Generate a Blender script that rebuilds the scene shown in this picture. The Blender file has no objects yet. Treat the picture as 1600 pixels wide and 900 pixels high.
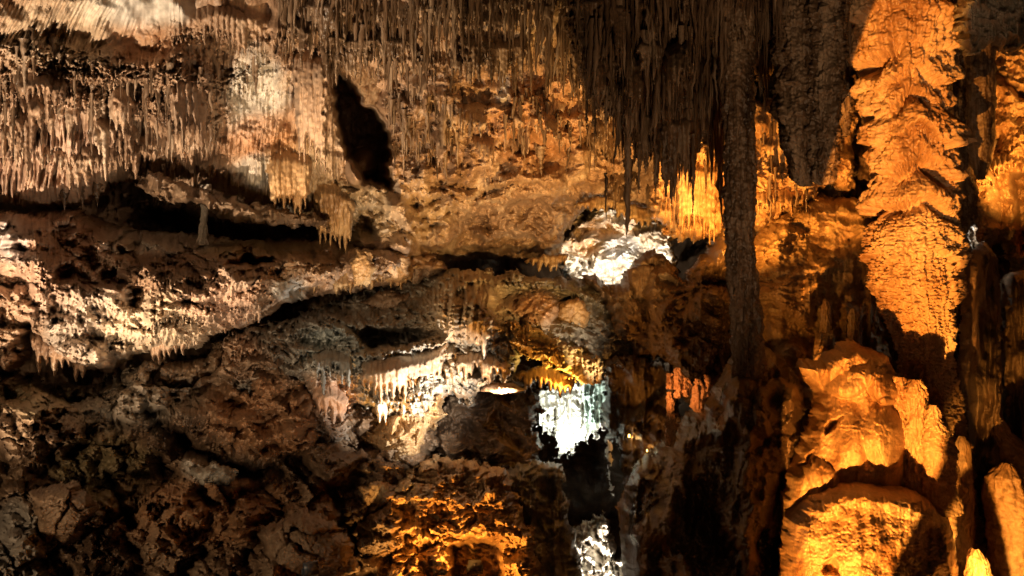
import bpy, math, random
import numpy as np
from mathutils import Vector

# ------------------------------------------------------------------ scene, camera, world, lamps
sc = bpy.context.scene
COL = sc.collection
F, CZ = 1250.0, 6.0          # focal length in photo pixels, eye height above the cave floor
cam_d = bpy.data.cameras.new("camera"); cam = bpy.data.objects.new("camera", cam_d); COL.objects.link(cam)
cam.location = (0, 0, CZ); cam.rotation_euler = (math.radians(90), 0, 0)
cam_d.sensor_width = 36.0; cam_d.lens = 36.0 * F / 1600.0; cam_d.clip_start = 0.05; cam_d.clip_end = 300
sc.camera = cam
sc.view_settings.view_transform = 'Standard'; sc.view_settings.look = 'None'
sc.view_settings.exposure = 0.0; sc.view_settings.gamma = 1.0
sc.render.engine = 'CYCLES'
sc.cycles.use_denoising = True
sc.cycles.max_bounces = 4; sc.cycles.diffuse_bounces = 3; sc.cycles.glossy_bounces = 2
sc.cycles.sample_clamp_indirect = 6.0; sc.cycles.sample_clamp_direct = 0.0
w = bpy.data.worlds.new("World"); sc.world = w; w.use_nodes = True
bg = w.node_tree.nodes["Background"]; bg.inputs[0].default_value = (0.30, 0.24, 0.18, 1); bg.inputs[1].default_value = 0.018

def P(px, py, y):
    return Vector(((px - 800.0) / F * y, y, CZ + (450.0 - py) / F * y))

def lamp(kind, loc, energy, col, target=None, size=60, blend=0.4, radius=0.08):
    d = bpy.data.lights.new("cave_lamp", kind); d.energy = energy; d.color = col
    d.shadow_soft_size = radius
    o = bpy.data.objects.new("cave_lamp", d); COL.objects.link(o); o.location = loc
    if kind == 'SPOT':
        d.spot_size = math.radians(size); d.spot_blend = blend
        o.rotation_euler = (Vector(target) - Vector(loc)).to_track_quat('-Z', 'Y').to_euler()
    return o

WARM = (1.0, 0.76, 0.52); ORANGE = (1.0, 0.42, 0.07); AMBER = (1.0, 0.56, 0.17)
WHITE = (1.0, 0.93, 0.82); COOL = (0.86, 0.97, 0.93); RED = (1.0, 0.36, 0.10)
# left part: warm white floods below the viewpoint
lamp('SPOT', (-5.2, 3.6, 3.0), 6000, WARM, P(200, 110, 10.5), 58, 0.7, 0.03)
lamp('SPOT', (-1.2, 5.0, 3.6), 800, WARM, P(380, 330, 12), 50, 0.9, 0.025)
lamp('SPOT', (-7.8, 6.5, 4.6), 240, (1.0, .66, .42), P(60, 350, 10.5), 90, 0.9, 0.025)
lamp('SPOT', (-4.6, 1.8, 4.8), 880, (1, .70, .42), P(230, 740, 9.5), 60, 0.9, 0.35)  # soft fill added to lift the dim lower left wall
# centre arch
lamp('SPOT', (1.2, 9.6, 5.3), 1300, AMBER, P(850, 200, 14), 85, 0.9, 0.025)
lamp('SPOT', (-1.6, 8.0, 4.9), 950, (1, .66, .32), P(680, 140, 12), 80, 0.9, 0.025)
# white lit rock far behind
lamp('SPOT', P(985, 470, 14.2), 1050, (1, .87, .70), P(968, 378, 17.0), 54, 0.35, 0.025)
# small white lit chamber, yellow crust above it, white rock down in the chasm
lamp('SPOT', P(885, 695, 13.1), 360, COOL, P(888, 645, 15), 62, 0.5, 0.04)
lamp('SPOT', P(900, 640, 12.0), 200, (1, .62, .13), P(865, 545, 12.2), 90, 0.8, 0.025)
lamp('SPOT', P(930, 985, 11.6), 900, WHITE, P(930, 850, 13.4), 52, 0.6, 0.025)
# draperies in the middle
lamp('SPOT', P(770, 700, 9.4), 560, WHITE, P(625, 585, 11.4), 72, 0.8, 0.025)
lamp('SPOT', P(800, 640, 11.0), 280, WARM, P(735, 500, 12.2), 70, 0.8, 0.025)
lamp('SPOT', P(985, 600, 11.3), 200, (1, .8, .55), P(880, 500, 13.0), 62, 0.8, 0.025)
lamp('SPOT', P(560, 985, 7.9), 190, AMBER, P(640, 690, 11.2), 50, 0.9, 0.025)
# crumpled orange rock low in the centre
lamp('SPOT', P(690, 990, 8.2), 750, ORANGE, P(730, 790, 10.2), 85, 0.7, 0.025)
# right side: orange flood low in front of the dome
lamp('SPOT', (0.4, 2.6, 2.9), 7400, (1.0, .38, .06), (3.318, 3.194, 3.266), 110.0, 0.006, 0.02)
# behind the slender column
lamp('SPOT', P(1120, 410, 10.5), 750, ORANGE, P(1170, 220, 12.2), 110, 0.8, 0.025)
lamp('SPOT', P(1150, 560, 9.2), 55, ORANGE, P(1230, 420, 11), 80, 0.8, 0.025)
lamp('SPOT', P(1640, 330, 9.5), 620, ORANGE, P(1595, 150, 11.5), 84, 0.7, 0.025)
lamp('SPOT', P(1535, 990, 6.3), 520, ORANGE, P(1570, 790, 8.2), 46, 0.7, 0.025)
lamp('SPOT', P(1000, 640, 8.3), 80, RED, P(1070, 608, 9.0), 44, 1.0, 0.03)
lamp('SPOT', P(1542, 345, 10.35), 14, (.9, .92, .85), P(1503, 440, 10.6), 100, 0.6, 0.025)
lamp('SPOT', P(1000, 345, 11.4), 150, AMBER, P(1010, 130, 11.5), 80, 0.9, 0.04)
# weak fill added from the viewing side, no lamp known there
lamp('SPOT', (1.5, 2.0, 4.2), 620, (1.0, .64, .34), P(1130, 100, 9), 56, 0.9, 0.3)
lamp('SPOT', (1.0, 2.0, 4.6), 60, (1.0, .50, .20), P(1100, 760, 9), 75, 0.9, 0.3)

# ------------------------------------------------------------------ noise
_rng = np.random.RandomState(7)
PERM = _rng.permutation(4096).astype(np.int32)
ANG = _rng.rand(4096).astype(np.float32) * 2 * np.pi
GX, GY = np.cos(ANG), np.sin(ANG)
RV = _rng.rand(4096, 2).astype(np.float32)
def _h(ix, iy, s=0):
    return PERM[(PERM[(ix + s * 57) & 4095] + iy) & 4095]
def pn(x, y, s=0):
    x = np.asarray(x, np.float32); y = np.asarray(y, np.float32)
    ix = np.floor(x).astype(np.int32); iy = np.floor(y).astype(np.int32)
    fx = x - ix; fy = y - iy
    u = fx * fx * fx * (fx * (fx * 6 - 15) + 10); v = fy * fy * fy * (fy * (fy * 6 - 15) + 10)
    def g(a, b):
        h = _h(ix + a, iy + b, s); return GX[h] * (fx - a) + GY[h] * (fy - b)
    a = g(0, 0); b = g(1, 0); c = g(0, 1); d = g(1, 1)
    return (a + u * (b - a) + v * (c - a) + u * v * (a - b - c + d)) * 1.5
def fbm(x, y, o=4, s=0, gain=0.5):
    r = 0; a = 1.0; f = 1.0
    for i in range(o):
        r = r + a * pn(x * f, y * f, s + i * 3); a *= gain; f *= 2.03
    return r
def ridged(x, y, o=4, s=0, gain=0.5):
    r = 0; a = 1.0; f = 1.0
    for i in range(o):
        r = r + a * (1 - 2 * np.abs(pn(x * f, y * f, s + i * 3))); a *= gain; f *= 2.03
    return r
def billow(x, y, o=4, s=0, gain=0.5):
    r = 0; a = 1.0; f = 1.0
    for i in range(o):
        r = r + a * (2 * np.abs(pn(x * f, y * f, s + i * 3)) - .5); a *= gain; f *= 2.03
    return r
def worley(x, y, s=0):
    ix = np.floor(x).astype(np.int32); iy = np.floor(y).astype(np.int32)
    best = np.full(x.shape, 9.0, np.float32)
    for a in (-1, 0, 1):
        for b in (-1, 0, 1):
            h = _h(ix + a, iy + b, s)
            dx = ix + a + RV[h, 0] - x; dy = iy + b + RV[h, 1] - y
            best = np.minimum(best, dx * dx + dy * dy)
    return np.sqrt(best)
def sstep(a, b, x):
    t = np.clip((x - a) / (b - a), 0, 1); return t * t * (3 - 2 * t)

# ------------------------------------------------------------------ materials
MATS = {}
def rock(name, dark, mid, light, rough=0.55, scale=1.6, bump=0.35, fine=26.0, spec=0.45, zs=.55):
    m = bpy.data.materials.new(name); m.use_nodes = True; nt = m.node_tree; N = nt.nodes; L = nt.links
    b = N["Principled BSDF"]
    geo = N.new('ShaderNodeNewGeometry')
    mp = N.new('ShaderNodeMapping'); mp.inputs['Scale'].default_value = (1, 1, zs); L.new(geo.outputs['Position'], mp.inputs[0])
    n1 = N.new('ShaderNodeTexNoise'); n1.inputs['Scale'].default_value = scale; n1.inputs['Detail'].default_value = 7; n1.inputs['Roughness'].default_value = .62
    n1.inputs['Distortion'].default_value = .6
    L.new(mp.outputs[0], n1.inputs['Vector'])
    r = N.new('ShaderNodeValToRGB'); e = r.color_ramp.elements
    e[0].position = .34; e[0].color = (*dark, 1); e[1].position = .68; e[1].color = (*light, 1)
    x = e.new(.5); x.color = (*mid, 1); L.new(n1.outputs['Fac'], r.inputs[0])
    n2 = N.new('ShaderNodeTexNoise'); n2.inputs['Scale'].default_value = fine; n2.inputs['Detail'].default_value = 5; n2.inputs['Roughness'].default_value = .7
    L.new(mp.outputs[0], n2.inputs['Vector'])
    mr = N.new('ShaderNodeMapRange'); mr.inputs['From Min'].default_value = .3; mr.inputs['From Max'].default_value = .7
    mr.inputs['To Min'].default_value = .62; mr.inputs['To Max'].default_value = 1.3; L.new(n2.outputs['Fac'], mr.inputs['Value'])
    mul = N.new('ShaderNodeMix'); mul.data_type = 'RGBA'; mul.blend_type = 'MULTIPLY'; mul.inputs[0].default_value = 1
    L.new(r.outputs[0], mul.inputs[6]); L.new(mr.outputs[0], mul.inputs[7])
    at = N.new('ShaderNodeAttribute'); at.attribute_name = 'mineral'
    mx = N.new('ShaderNodeMix'); mx.data_type = 'RGBA'
    L.new(at.outputs['Alpha'], mx.inputs[0]); L.new(mul.outputs[2], mx.inputs[6]); L.new(at.outputs['Color'], mx.inputs[7])
    L.new(mx.outputs[2], b.inputs['Base Color'])
    rr = N.new('ShaderNodeMapRange'); rr.inputs['From Min'].default_value = .3; rr.inputs['From Max'].default_value = .7
    rr.inputs['To Min'].default_value = rough - .30; rr.inputs['To Max'].default_value = rough + .2; L.new(n1.outputs['Fac'], rr.inputs['Value'])
    L.new(rr.outputs[0], b.inputs['Roughness']); b.inputs['Specular IOR Level'].default_value = spec
    bp = N.new('ShaderNodeBump'); bp.inputs['Strength'].default_value = bump; bp.inputs['Distance'].default_value = .03
    n3 = N.new('ShaderNodeTexNoise'); n3.inputs['Scale'].default_value = 38; n3.inputs['Detail'].default_value = 4; n3.inputs['Roughness'].default_value = .65
    L.new(geo.outputs['Position'], n3.inputs['Vector']); L.new(n3.outputs['Fac'], bp.inputs['Height']); L.new(bp.outputs[0], b.inputs['Normal'])
    MATS[name] = m; return m
TAN = rock('tan limestone', (.13, .075, .045), (.33, .21, .13), (.52, .40, .29))
OCHRE = rock('ochre limestone', (.16, .085, .035), (.36, .22, .10), (.50, .36, .20))
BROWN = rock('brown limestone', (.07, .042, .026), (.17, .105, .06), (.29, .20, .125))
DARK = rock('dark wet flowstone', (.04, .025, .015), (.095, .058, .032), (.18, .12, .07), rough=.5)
GREY = rock('grey limestone', (.085, .075, .06), (.21, .18, .14), (.37, .33, .27))
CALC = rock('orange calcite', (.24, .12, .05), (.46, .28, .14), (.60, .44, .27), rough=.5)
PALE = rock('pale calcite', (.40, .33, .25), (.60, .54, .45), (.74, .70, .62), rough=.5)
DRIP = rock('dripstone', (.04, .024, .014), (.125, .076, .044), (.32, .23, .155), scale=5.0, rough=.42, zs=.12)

# ------------------------------------------------------------------ mesh helpers
def link_mesh(name, verts, faces, mat, parent=None, mineral=None, smooth=True):
    me = bpy.data.meshes.new(name)
    verts = np.ascontiguousarray(verts, np.float32); nv = len(verts)
    faces = np.ascontiguousarray(faces, np.int32); nf, k = faces.shape
    me.vertices.add(nv); me.vertices.foreach_set('co', verts.ravel())
    me.loops.add(nf * k); me.loops.foreach_set('vertex_index', faces.ravel())
    me.polygons.add(nf); me.polygons.foreach_set('loop_start', np.arange(0, nf * k, k, dtype=np.int32))
    me.polygons.foreach_set('loop_total', np.full(nf, k, np.int32))
    if mineral is None: mineral = np.zeros((nv, 4), np.float32)
    if True:
        a = me.color_attributes.new('mineral', 'FLOAT_COLOR', 'POINT'); a.data.foreach_set('color', np.ascontiguousarray(mineral, np.float32).ravel())
    me.update(calc_edges=True)
    if smooth: me.polygons.foreach_set('use_smooth', np.ones(nf, bool))
    me.materials.append(mat)
    o = bpy.data.objects.new(name, me); COL.objects.link(o)
    if parent: o.parent = parent
    return o
def tag(o, label, cat, group=None, kind=None):
    if label: o['label'] = label
    if cat: o['category'] = cat
    if group: o['group'] = group
    if kind: o['kind'] = kind
    return o

def rbf(ctrl):
    c = np.array(ctrl, np.float64); xy = c[:, :2] / 400.0; n = len(c)
    d = np.sqrt(((xy[:, None] - xy[None]) ** 2).sum(-1)); 
    A = np.zeros((n + 3, n + 3)); A[:n, :n] = np.sqrt(d * d + .04); A[:n, n] = 1; A[:n, n + 1:] = xy; A[n, :n] = 1; A[n + 1:, :n] = xy.T
    wts = np.linalg.solve(A + np.eye(n + 3) * 1e-9, np.r_[c[:, 2], 0, 0, 0])
    def ev(U, V):
        x = U / 400.0; y = V / 400.0
        r = wts[n] + wts[n + 1] * x + wts[n + 2] * y
        for i in range(n): r = r + wts[i] * np.sqrt((x - xy[i, 0]) ** 2 + (y - xy[i, 1]) ** 2 + .04)
        return r.astype(np.float32)
    return ev
def poly_sd(U, V, poly):                       # signed distance, inside positive
    p = np.array(poly, np.float32); q = np.roll(p, -1, 0)
    d = np.full(U.shape, 1e9, np.float32); ins = np.zeros(U.shape, bool)
    for (ax, ay), (bx, by) in zip(p, q):
        ex, ey = bx - ax, by - ay; L = ex * ex + ey * ey + 1e-9
        t = np.clip(((U - ax) * ex + (V - ay) * ey) / L, 0, 1)
        d = np.minimum(d, (U - ax - t * ex) ** 2 + (V - ay - t * ey) ** 2)
        if abs(ey) > 1e-9:
            ins ^= ((ay > V) != (by > V)) & (U < ex * (V - ay) / ey + ax)
    d = np.sqrt(d); return np.where(ins, d, -d)

# features: functions of (U, V) in photo pixels returning metres towards the viewer
def ledge(line, h, up=40, teeth=6, tw=7, s=0, soft=2.5, dn=0.0, dnw=30):
    xs = [a for a, b in line]; ys = [b for a, b in line]
    def f(U, V):
        jag = teeth * (np.abs(pn(U / tw, V / 90.0 + s * 7.3, s)) * 1.6 + .6 * pn(U / (tw * 4), V / 90.0, s + 1))
        yl = np.interp(U, xs, ys) + jag
        sv = V - yl
        end = sstep(xs[0] - 1, xs[0] + 18, U) * (1 - sstep(xs[-1] - 18, xs[-1] + 1, U))
        a = np.where(sv < 0, np.exp(sv / up), 0) * (1 - sstep(-soft, 0, sv)) * h
        b = np.where(sv >= -soft, np.exp(-(sv + soft) / dnw), 0) * sstep(-soft, 0, sv) * -dn
        return (a + b) * end
    return f
def bump(cx, cy, rx, ry, h, ang=0, k=.5):
    c, s_ = math.cos(math.radians(ang)), math.sin(math.radians(ang))
    def f(U, V):
        dx, dy = U - cx, V - cy; a = (dx * c + dy * s_) / rx; b = (-dx * s_ + dy * c) / ry
        return h * np.clip(1 - a * a - b * b, 0, 1) ** k
    return f
def pit(poly, depth, soft=10, jit=4):
    def f(U, V):
        sd = poly_sd(U + jit * pn(U / 14, V / 14, 5), V + jit * pn(U / 14, V / 14, 9), poly)
        return -depth * sstep(-1, soft, sd)
    return f
def crack(line, wd, depth, jit=5):
    def f(U, V):
        u = U + jit * pn(U / 16, V / 16, 15); v = V + jit * pn(U / 16, V / 16, 19)
        d = np.full(U.shape, 1e9, np.float32)
        for (ax, ay), (bx, by) in zip(line[:-1], line[1:]):
            ex, ey = bx - ax, by - ay; t = np.clip(((u - ax) * ex + (v - ay) * ey) / (ex * ex + ey * ey), 0, 1)
            d = np.minimum(d, (u - ax - t * ex) ** 2 + (v - ay - t * ey) ** 2)
        return -depth * np.exp(-d / (wd * wd))
    return f
def area(cx, cy, rx, ry, soft=.35):
    def m(U, V):
        r = np.sqrt(((U - cx) / rx) ** 2 + ((V - cy) / ry) ** 2) + .25 * pn(U / 40, V / 40, 31)
        return 1 - sstep(1 - soft, 1 + soft, r)
    return m
def inpoly(poly, soft=14):
    def m(U, V): return sstep(-soft, soft, poly_sd(U, V, poly) + 8 * pn(U / 25, V / 25, 33))
    return m
ONE = lambda U, V: 1.0
def blocks(amp, sx=40, sy=28, s=0, mask=ONE, rot=0.0, crk=.5, tilt=1.0):
    """fractured rock: every cell is a tilted facet, cut by cracks"""
    def f(U, V):
        u = (U + 10 * fbm(U / 30, V / 30, 3, s + 50)) / sx; v = (V + rot * U + 10 * fbm(U / 30, V / 30, 3, s + 60)) / sy
        ix = np.floor(u).astype(np.int32); iy = np.floor(v).astype(np.int32)
        b1 = np.full(U.shape, 9., np.float32); b2 = b1.copy(); hh = np.zeros(U.shape, np.float32)
        for a in (-1, 0, 1):
            for b in (-1, 0, 1):
                h = _h(ix + a, iy + b, s); dx = u - (ix + a + RV[h, 0]); dy = v - (iy + b + RV[h, 1]); d = dx * dx + dy * dy
                val = (RV[h, 0] * 7.7 % 1.0) + tilt * (dx * GX[h] + dy * GY[h])
                n = d < b1; b2 = np.where(n, b1, np.minimum(b2, d)); hh = np.where(n, val, hh); b1 = np.where(n, d, b1)
        e = np.sqrt(b2) - np.sqrt(b1)
        return amp * (hh - crk * np.exp(-(e / .10) ** 2)) * mask(U, V)
    return f
def flutes(amp, wd=7, s=0, mask=ONE, lean=0.0, ln=120, sharp=1.0):
    def f(U, V):
        u = U + lean * V + 5 * pn(U / 50, V / 60, s + 2)
        n = 1 - 2 * np.abs(pn(u / wd, V / ln, s)) ; n2 = 1 - 2 * np.abs(pn(u / (wd * .45), V / (ln * .5), s + 5))
        return amp * (n + .45 * n2) * mask(U, V)
    return f
def crumple(amp, sx=30, sy=18, s=0, mask=ONE, o=5, warp=14, rot=0.0, gain=.55):
    def f(U, V):
        u = U + warp * pn(U / 45, V / 45, s + 20); v = V + warp * pn(U / 45, V / 45, s + 23) + rot * U
        return amp * ridged(u / sx, v / sy, o, s, gain) * mask(U, V)
    return f
def lumps(amp, sx=80, sy=60, s=0, mask=ONE, o=3):
    def f(U, V): return amp * fbm(U / sx, V / sy, o, s) * mask(U, V)
    return f
def billows(amp, sx=60, sy=40, s=0, mask=ONE, o=4):
    def f(U, V):
        u = U + 12 * pn(U / 40, V / 40, s + 20); v = V + 12 * pn(U / 40, V / 40, s + 23)
        return amp * billow(u / sx, v / sy, o, s) * mask(U, V)
    return f
def popcorn(amp, sz=7, s=0, mask=ONE, asp=1.5):
    def f(U, V):
        u = U + 4 * pn(U / 15, V / 15, s); v = V + 4 * pn(U / 15, V / 15, s + 1)
        w1 = worley(u / sz, v / (sz * asp), s); w2 = worley(u / (sz * .45), v / (sz * .45 * asp), s + 3)
        return amp * ((1 - w1 * w1) + .4 * (1 - w2 * w2)) * mask(U, V)
    return f
def terraces(amp, per=26, s=0, mask=ONE, tilt=0.0, tooth=7):
    """repeated small overhanging lips with dripping teeth"""
    def f(U, V):
        v = V + tilt * U + 16 * fbm(U / 70, V / 60, 3, s) + tooth * np.abs(pn(U / 6.5, V / 60, s + 4)) * 1.5
        t = (v / per) % 1.0
        a = .5 + .9 * pn(U / 45, np.floor(v / per) * 3.7, s + 8)
        return amp * np.clip(a, 0, 1.3) * (t ** 1.6) * (1 - sstep(.9, 1.0, t)) * mask(U, V)
    return f

SURF = {}
def relief(name, poly, ctrl, feats, mat, step=1.35, T=1.2, w=34, jit=5, jsc=18, stains=(), coarse=False, ortho=.2, flip=False):
    ev = rbf(ctrl); p = np.array(poly)
    u = np.arange(p[:, 0].min() - 10, p[:, 0].max() + 10, step, dtype=np.float32)
    v = np.arange(p[:, 1].min() - 10, p[:, 1].max() + 10, step, dtype=np.float32)
    U, V = np.meshgrid(u, v)
    sd = poly_sd(U + jit * fbm(U / jsc, V / jsc, 3, 41), V + jit * fbm(U / jsc, V / jsc, 3, 47), poly)
    D = ev(U, V); H = np.zeros_like(U)
    for f in feats: H = H + f(U, V)
    q = np.clip(sd / w, 0, 1); curl = T * (1 - np.sqrt(np.clip(1 - (1 - q) ** 2, 0, 1)))
    Yr = D - H; Y = Yr + curl
    Yx = Yr + curl * (1 - ortho)
    X = (U - 800) / F * Yx; Z = CZ + (450 - V) / F * Yx
    co = np.stack([X, Y, Z], -1).reshape(-1, 3)
    keep = sd > 0
    fm = keep[:-1, :-1] & keep[1:, :-1] & keep[:-1, 1:] & keep[1:, 1:]
    idx = np.arange(U.size, dtype=np.int32).reshape(U.shape)
    quads = np.stack([idx[:-1, :-1][fm], idx[1:, :-1][fm], idx[1:, 1:][fm], idx[:-1, 1:][fm]], -1)
    used = np.zeros(U.size, bool); used[quads.ravel()] = True
    remap = np.cumsum(used).astype(np.int32) - 1
    mineral = np.zeros(U.shape + (4,), np.float32)
    for colr, strength, mk in stains:
        a = (mk(U, V) * strength + 0 * U)[..., None] * np.ones(U.shape + (1,), np.float32)
        var = (1 + .35 * fbm(U / 9, V / 9, 4, 61) + .2 * fbm(U / 60, V / 40, 3, 71))[..., None]
        c = np.array(colr, np.float32) * var
        na = a + mineral[..., 3:] * (1 - a)
        mineral[..., :3] = np.where(na > 1e-4, (c * a + mineral[..., :3] * mineral[..., 3:] * (1 - a)) / np.maximum(na, 1e-4), 0)
        mineral[..., 3:] = na
    o = link_mesh(name, co[used], remap[quads], mat, mineral=mineral.reshape(-1, 4)[used])
    SURF[o.name] = (u, v, step, X, Y, Z, keep)
    return o
def at(sname, px, py):
    u, v, st, X, Y, Z, keep = SURF[sname]
    i = int(round((py - v[0]) / st)); j = int(round((px - u[0]) / st))
    if i < 0 or j < 0 or i >= len(v) or j >= len(u) or not keep[i, j]: return None
    return Vector((float(X[i, j]), float(Y[i, j]), float(Z[i, j])))

def tube(name, path, mat, nth=64, nt=200, disp=None, parent=None, mineral_fn=None, round_ends=True):
    """path rows: (px, py, depth, radius in px). Body of revolution along a bent axis, surface roughened by disp(theta, s, z)."""
    pts = np.array([[*P(a, b, y), r / F * y] for a, b, y, r in path], np.float64)
    seg = np.r_[0, np.cumsum(np.linalg.norm(np.diff(pts[:, :3], axis=0), axis=1))]
    s = np.linspace(0, seg[-1], nt)
    c = np.stack([np.interp(s, seg, pts[:, k]) for k in range(4)], -1)
    k = max(3, nt // 40) | 1                                  # soften the polyline corners
    ker = np.ones(k) / k
    for j in range(4):
        pad = np.r_[np.full(k // 2, c[0, j]), c[:, j], np.full(k // 2, c[-1, j])]; c[:, j] = np.convolve(pad, ker, 'valid')
    th = np.linspace(0, 2 * np.pi, nth, endpoint=False)
    TH, S = np.meshgrid(th, s)
    R = np.repeat(c[:, 3:4], nth, 1)
    if disp is not None:
        cx = np.cos(TH) * 1.0; sx = np.sin(TH)
        R = R + disp(TH, S, R)
    R = np.maximum(R, .002)
    X = c[:, 0:1] + R * np.cos(TH); Y = c[:, 1:2] + R * np.sin(TH); Z = c[:, 2:3] + 0 * R
    co = np.stack([X, Y, Z], -1).reshape(-1, 3)
    i = np.arange(nt - 1)[:, None] * nth; j = np.arange(nth)[None]; j2 = (j + 1) % nth
    q = np.stack([i + j, i + j2, i + nth + j2, i + nth + j], -1).reshape(-1, 4)
    top = len(co); co = np.vstack([co, [[c[0, 0], c[0, 1], c[0, 2]]], [[c[-1, 0], c[-1, 1], c[-1, 2]]]])
    jj = np.arange(nth); cap1 = np.stack([np.full(nth, top), (jj + 1) % nth, jj, jj], -1)
    b0 = (nt - 1) * nth; cap2 = np.stack([np.full(nth, top + 1), b0 + jj, b0 + (jj + 1) % nth, b0 + (jj + 1) % nth], -1)
    o = link_mesh(name, co, q, mat, parent)
    return o
def pn_th(TH, S, fth, fs, s=0):
    """noise that closes round the body"""
    ph = np.mod(TH - np.pi / 2 + .2, 2 * np.pi)             # the join lies at the back
    a = pn(ph * fth * .8 + 11.3 * s, S * fs + 3.7 * s, s); b = pn((ph - 2 * np.pi) * fth * .8 + 11.3 * s, S * fs + 3.7 * s, s)
    k = sstep(5.0, 6.28, ph)
    return (a * (1 - k) + b * k) * 1.05
def col_disp(rough=.03, flute=.02, ring=.0, ringp=.5, seed=0, nfl=9, tooth=.04, wobk=.16):
    def d(TH, S, R):
        wob = pn_th(TH, S, 1.0, 1.2, seed)
        r = rough * (pn_th(TH, S, 3, 5, seed + 1) + .6 * pn_th(TH, S, 7, 14, seed + 2) + .35 * pn_th(TH, S, 15, 34, seed + 3)) * 1.4
        r += flute * (1 - 2 * np.abs(pn_th(TH, S, nfl, .8, seed + 4)))
        if ring:
            v = S + .10 * pn_th(TH, S, 1.3, .6, seed + 5) + tooth * np.abs(pn_th(TH, S, nfl * 1.6, .4, seed + 6)) * 2
            t = (v / ringp) % 1.0
            k = np.clip(.6 + pn(np.floor(v / ringp) * 2.7, TH * 0 + seed, seed), 0.1, 1.2)
            r += ring * k * t ** 1.5 * (1 - sstep(.92, 1, t))
        return r + R * wobk * wob
    return d
#%%BODY

def tri_cells(U, fw, seed, warp=.35):
    ph = U / fw + warp * pn(U / (fw * 3.1), U * 0 + seed * 1.7, seed); c = np.floor(ph).astype(np.int32); fr = ph - c
    rv = RV[_h(c, c * 0 + seed, seed), 0]; return fr, rv
def curtain(line, length, mat, label, fw=9, amp=None, var=.75, T=.3, seed=0, surf=None, off=.12, lean=0.0, feats=(), name='drapery', group=None, stains=(), step=1.15):
    """fused row of stalactites: round flutes side by side, each ending in its own tip"""
    x0, x1 = line[0][0], line[-1][0]; xs = np.arange(x0, x1 + .01, 1.6, dtype=np.float32)
    if surf:
        pts = []
        for p_ in line:
            a = at(surf, p_[0], p_[1])
            if a is None: return None
            pts.append((p_[0], p_[1], a.y - off))
        line = pts
    lx = [p_[0] for p_ in line]; ty = np.interp(xs, lx, [p_[1] for p_ in line]) + 3 * pn(xs / 9, xs * 0, seed)
    Ls = np.interp(xs, np.linspace(x0, x1, len(length)), length) if hasattr(length, '__len__') else np.full(xs.shape, float(length))
    fr, rv = tri_cells(xs, fw, seed)
    by = ty + Ls * (1 - var * (.15 + .85 * rv)) + Ls * .30 * (1 - np.abs(2 * fr - 1)) ** .8
    poly = [(float(a), float(b)) for a, b in zip(xs, ty)] + [(float(a), float(b)) for a, b in zip(xs[::-1], by[::-1])]
    by = ty + (by - ty) * (.35 + .65 * sstep(0, .16, (xs - x0) / (x1 - x0)) * (1 - sstep(.84, 1, (xs - x0) / (x1 - x0))))
    poly = [(float(a), float(b)) for a, b in zip(xs, ty)] + [(float(a), float(b)) for a, b in zip(xs[::-1], by[::-1])]
    if lean: poly = [(a + lean * (b - line[0][1]), b) for a, b in poly]
    D = float(np.mean([p_[2] for p_ in line])); amp = amp if amp is not None else fw / F * D * .55
    def fl(U, V):
        u = U - lean * (V - line[0][1]) + 2.0 * pn(U / 20, V / 26, seed + 1)
        fr, rv = tri_cells(u, fw, seed)
        tt = (V - np.interp(u, lx, [p_[1] for p_ in line])) / (16 + fw)
        ed = np.minimum(u - x0, x1 - u) / (6 + .8 * fw) + .6 * pn(U / 9, V / 14, seed + 5)
        mg = (1 - sstep(0, 1, tt)) + .8 * (1 - sstep(0, 1, ed))
        return -(off + .12) * mg + amp * (np.sqrt(np.clip(1 - (2 * fr - 1) ** 2, 0, 1)) * (.6 + .8 * rv)) + amp * .35 * pn(U / 5, V / 7, seed + 2) + amp * .5 * pn(U / 11, V / 22, seed + 3)
    ctrl = [(p_[0], p_[1], p_[2]) for p_ in line] + [(line[0][0], line[0][1] + 150, line[0][2] + .02), (line[-1][0], line[-1][1] + 150, line[-1][2] + .02)]
    if len(ctrl) < 5: ctrl.append(((x0 + x1) / 2, line[0][1] + 80, D))
    o = relief(name, poly, ctrl, [fl] + list(feats), mat, step=step, T=T, w=max(4, fw * .6), jit=1.2, jsc=8, stains=stains, ortho=.1)
    return tag(o, label, 'drapery', group)
# ------------------------------------------------------------------ setting: back wall, ceiling, floor
PINK = (.50, .33, .24); GREYW = (.52, .49, .43); RUST = (.42, .19, .07); BLUISH = (.50, .52, .55); OLIVE = (.24, .20, .10); CREAM = (.56, .44, .30); DARKB = (.07, .045, .03)

o = relief('cave_wall', [(-300, -200), (1950, -200), (1950, 1200), (-300, 1200)],
    [(-300, -200, 13), (-300, 500, 13.5), (-300, 1200, 13.5), (300, 330, 14.2), (560, 200, 17), (500, 500, 14.5), (800, 420, 20), (900, 650, 23), (880, 900, 20), (1000, 700, 22), (960, 370, 26), (960, 200, 26), (1130, 450, 16),
     (1250, 400, 13.5), (1300, 100, 14.5), (1450, 600, 13), (1570, 150, 13.5), (1570, 500, 12.5), (1950, 300, 12), (1950, 1200, 11), (800, 1200, 17), (300, 1200, 14), (800, -200, 18)],
    [lumps(1.0, 160, 120, 3), crumple(.18, 50, 40, 4), flutes(.10, 14, 6), popcorn(.05, 10, 7)], BROWN, step=2.6, T=.5)
tag(o, None, None, kind='structure')

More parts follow.
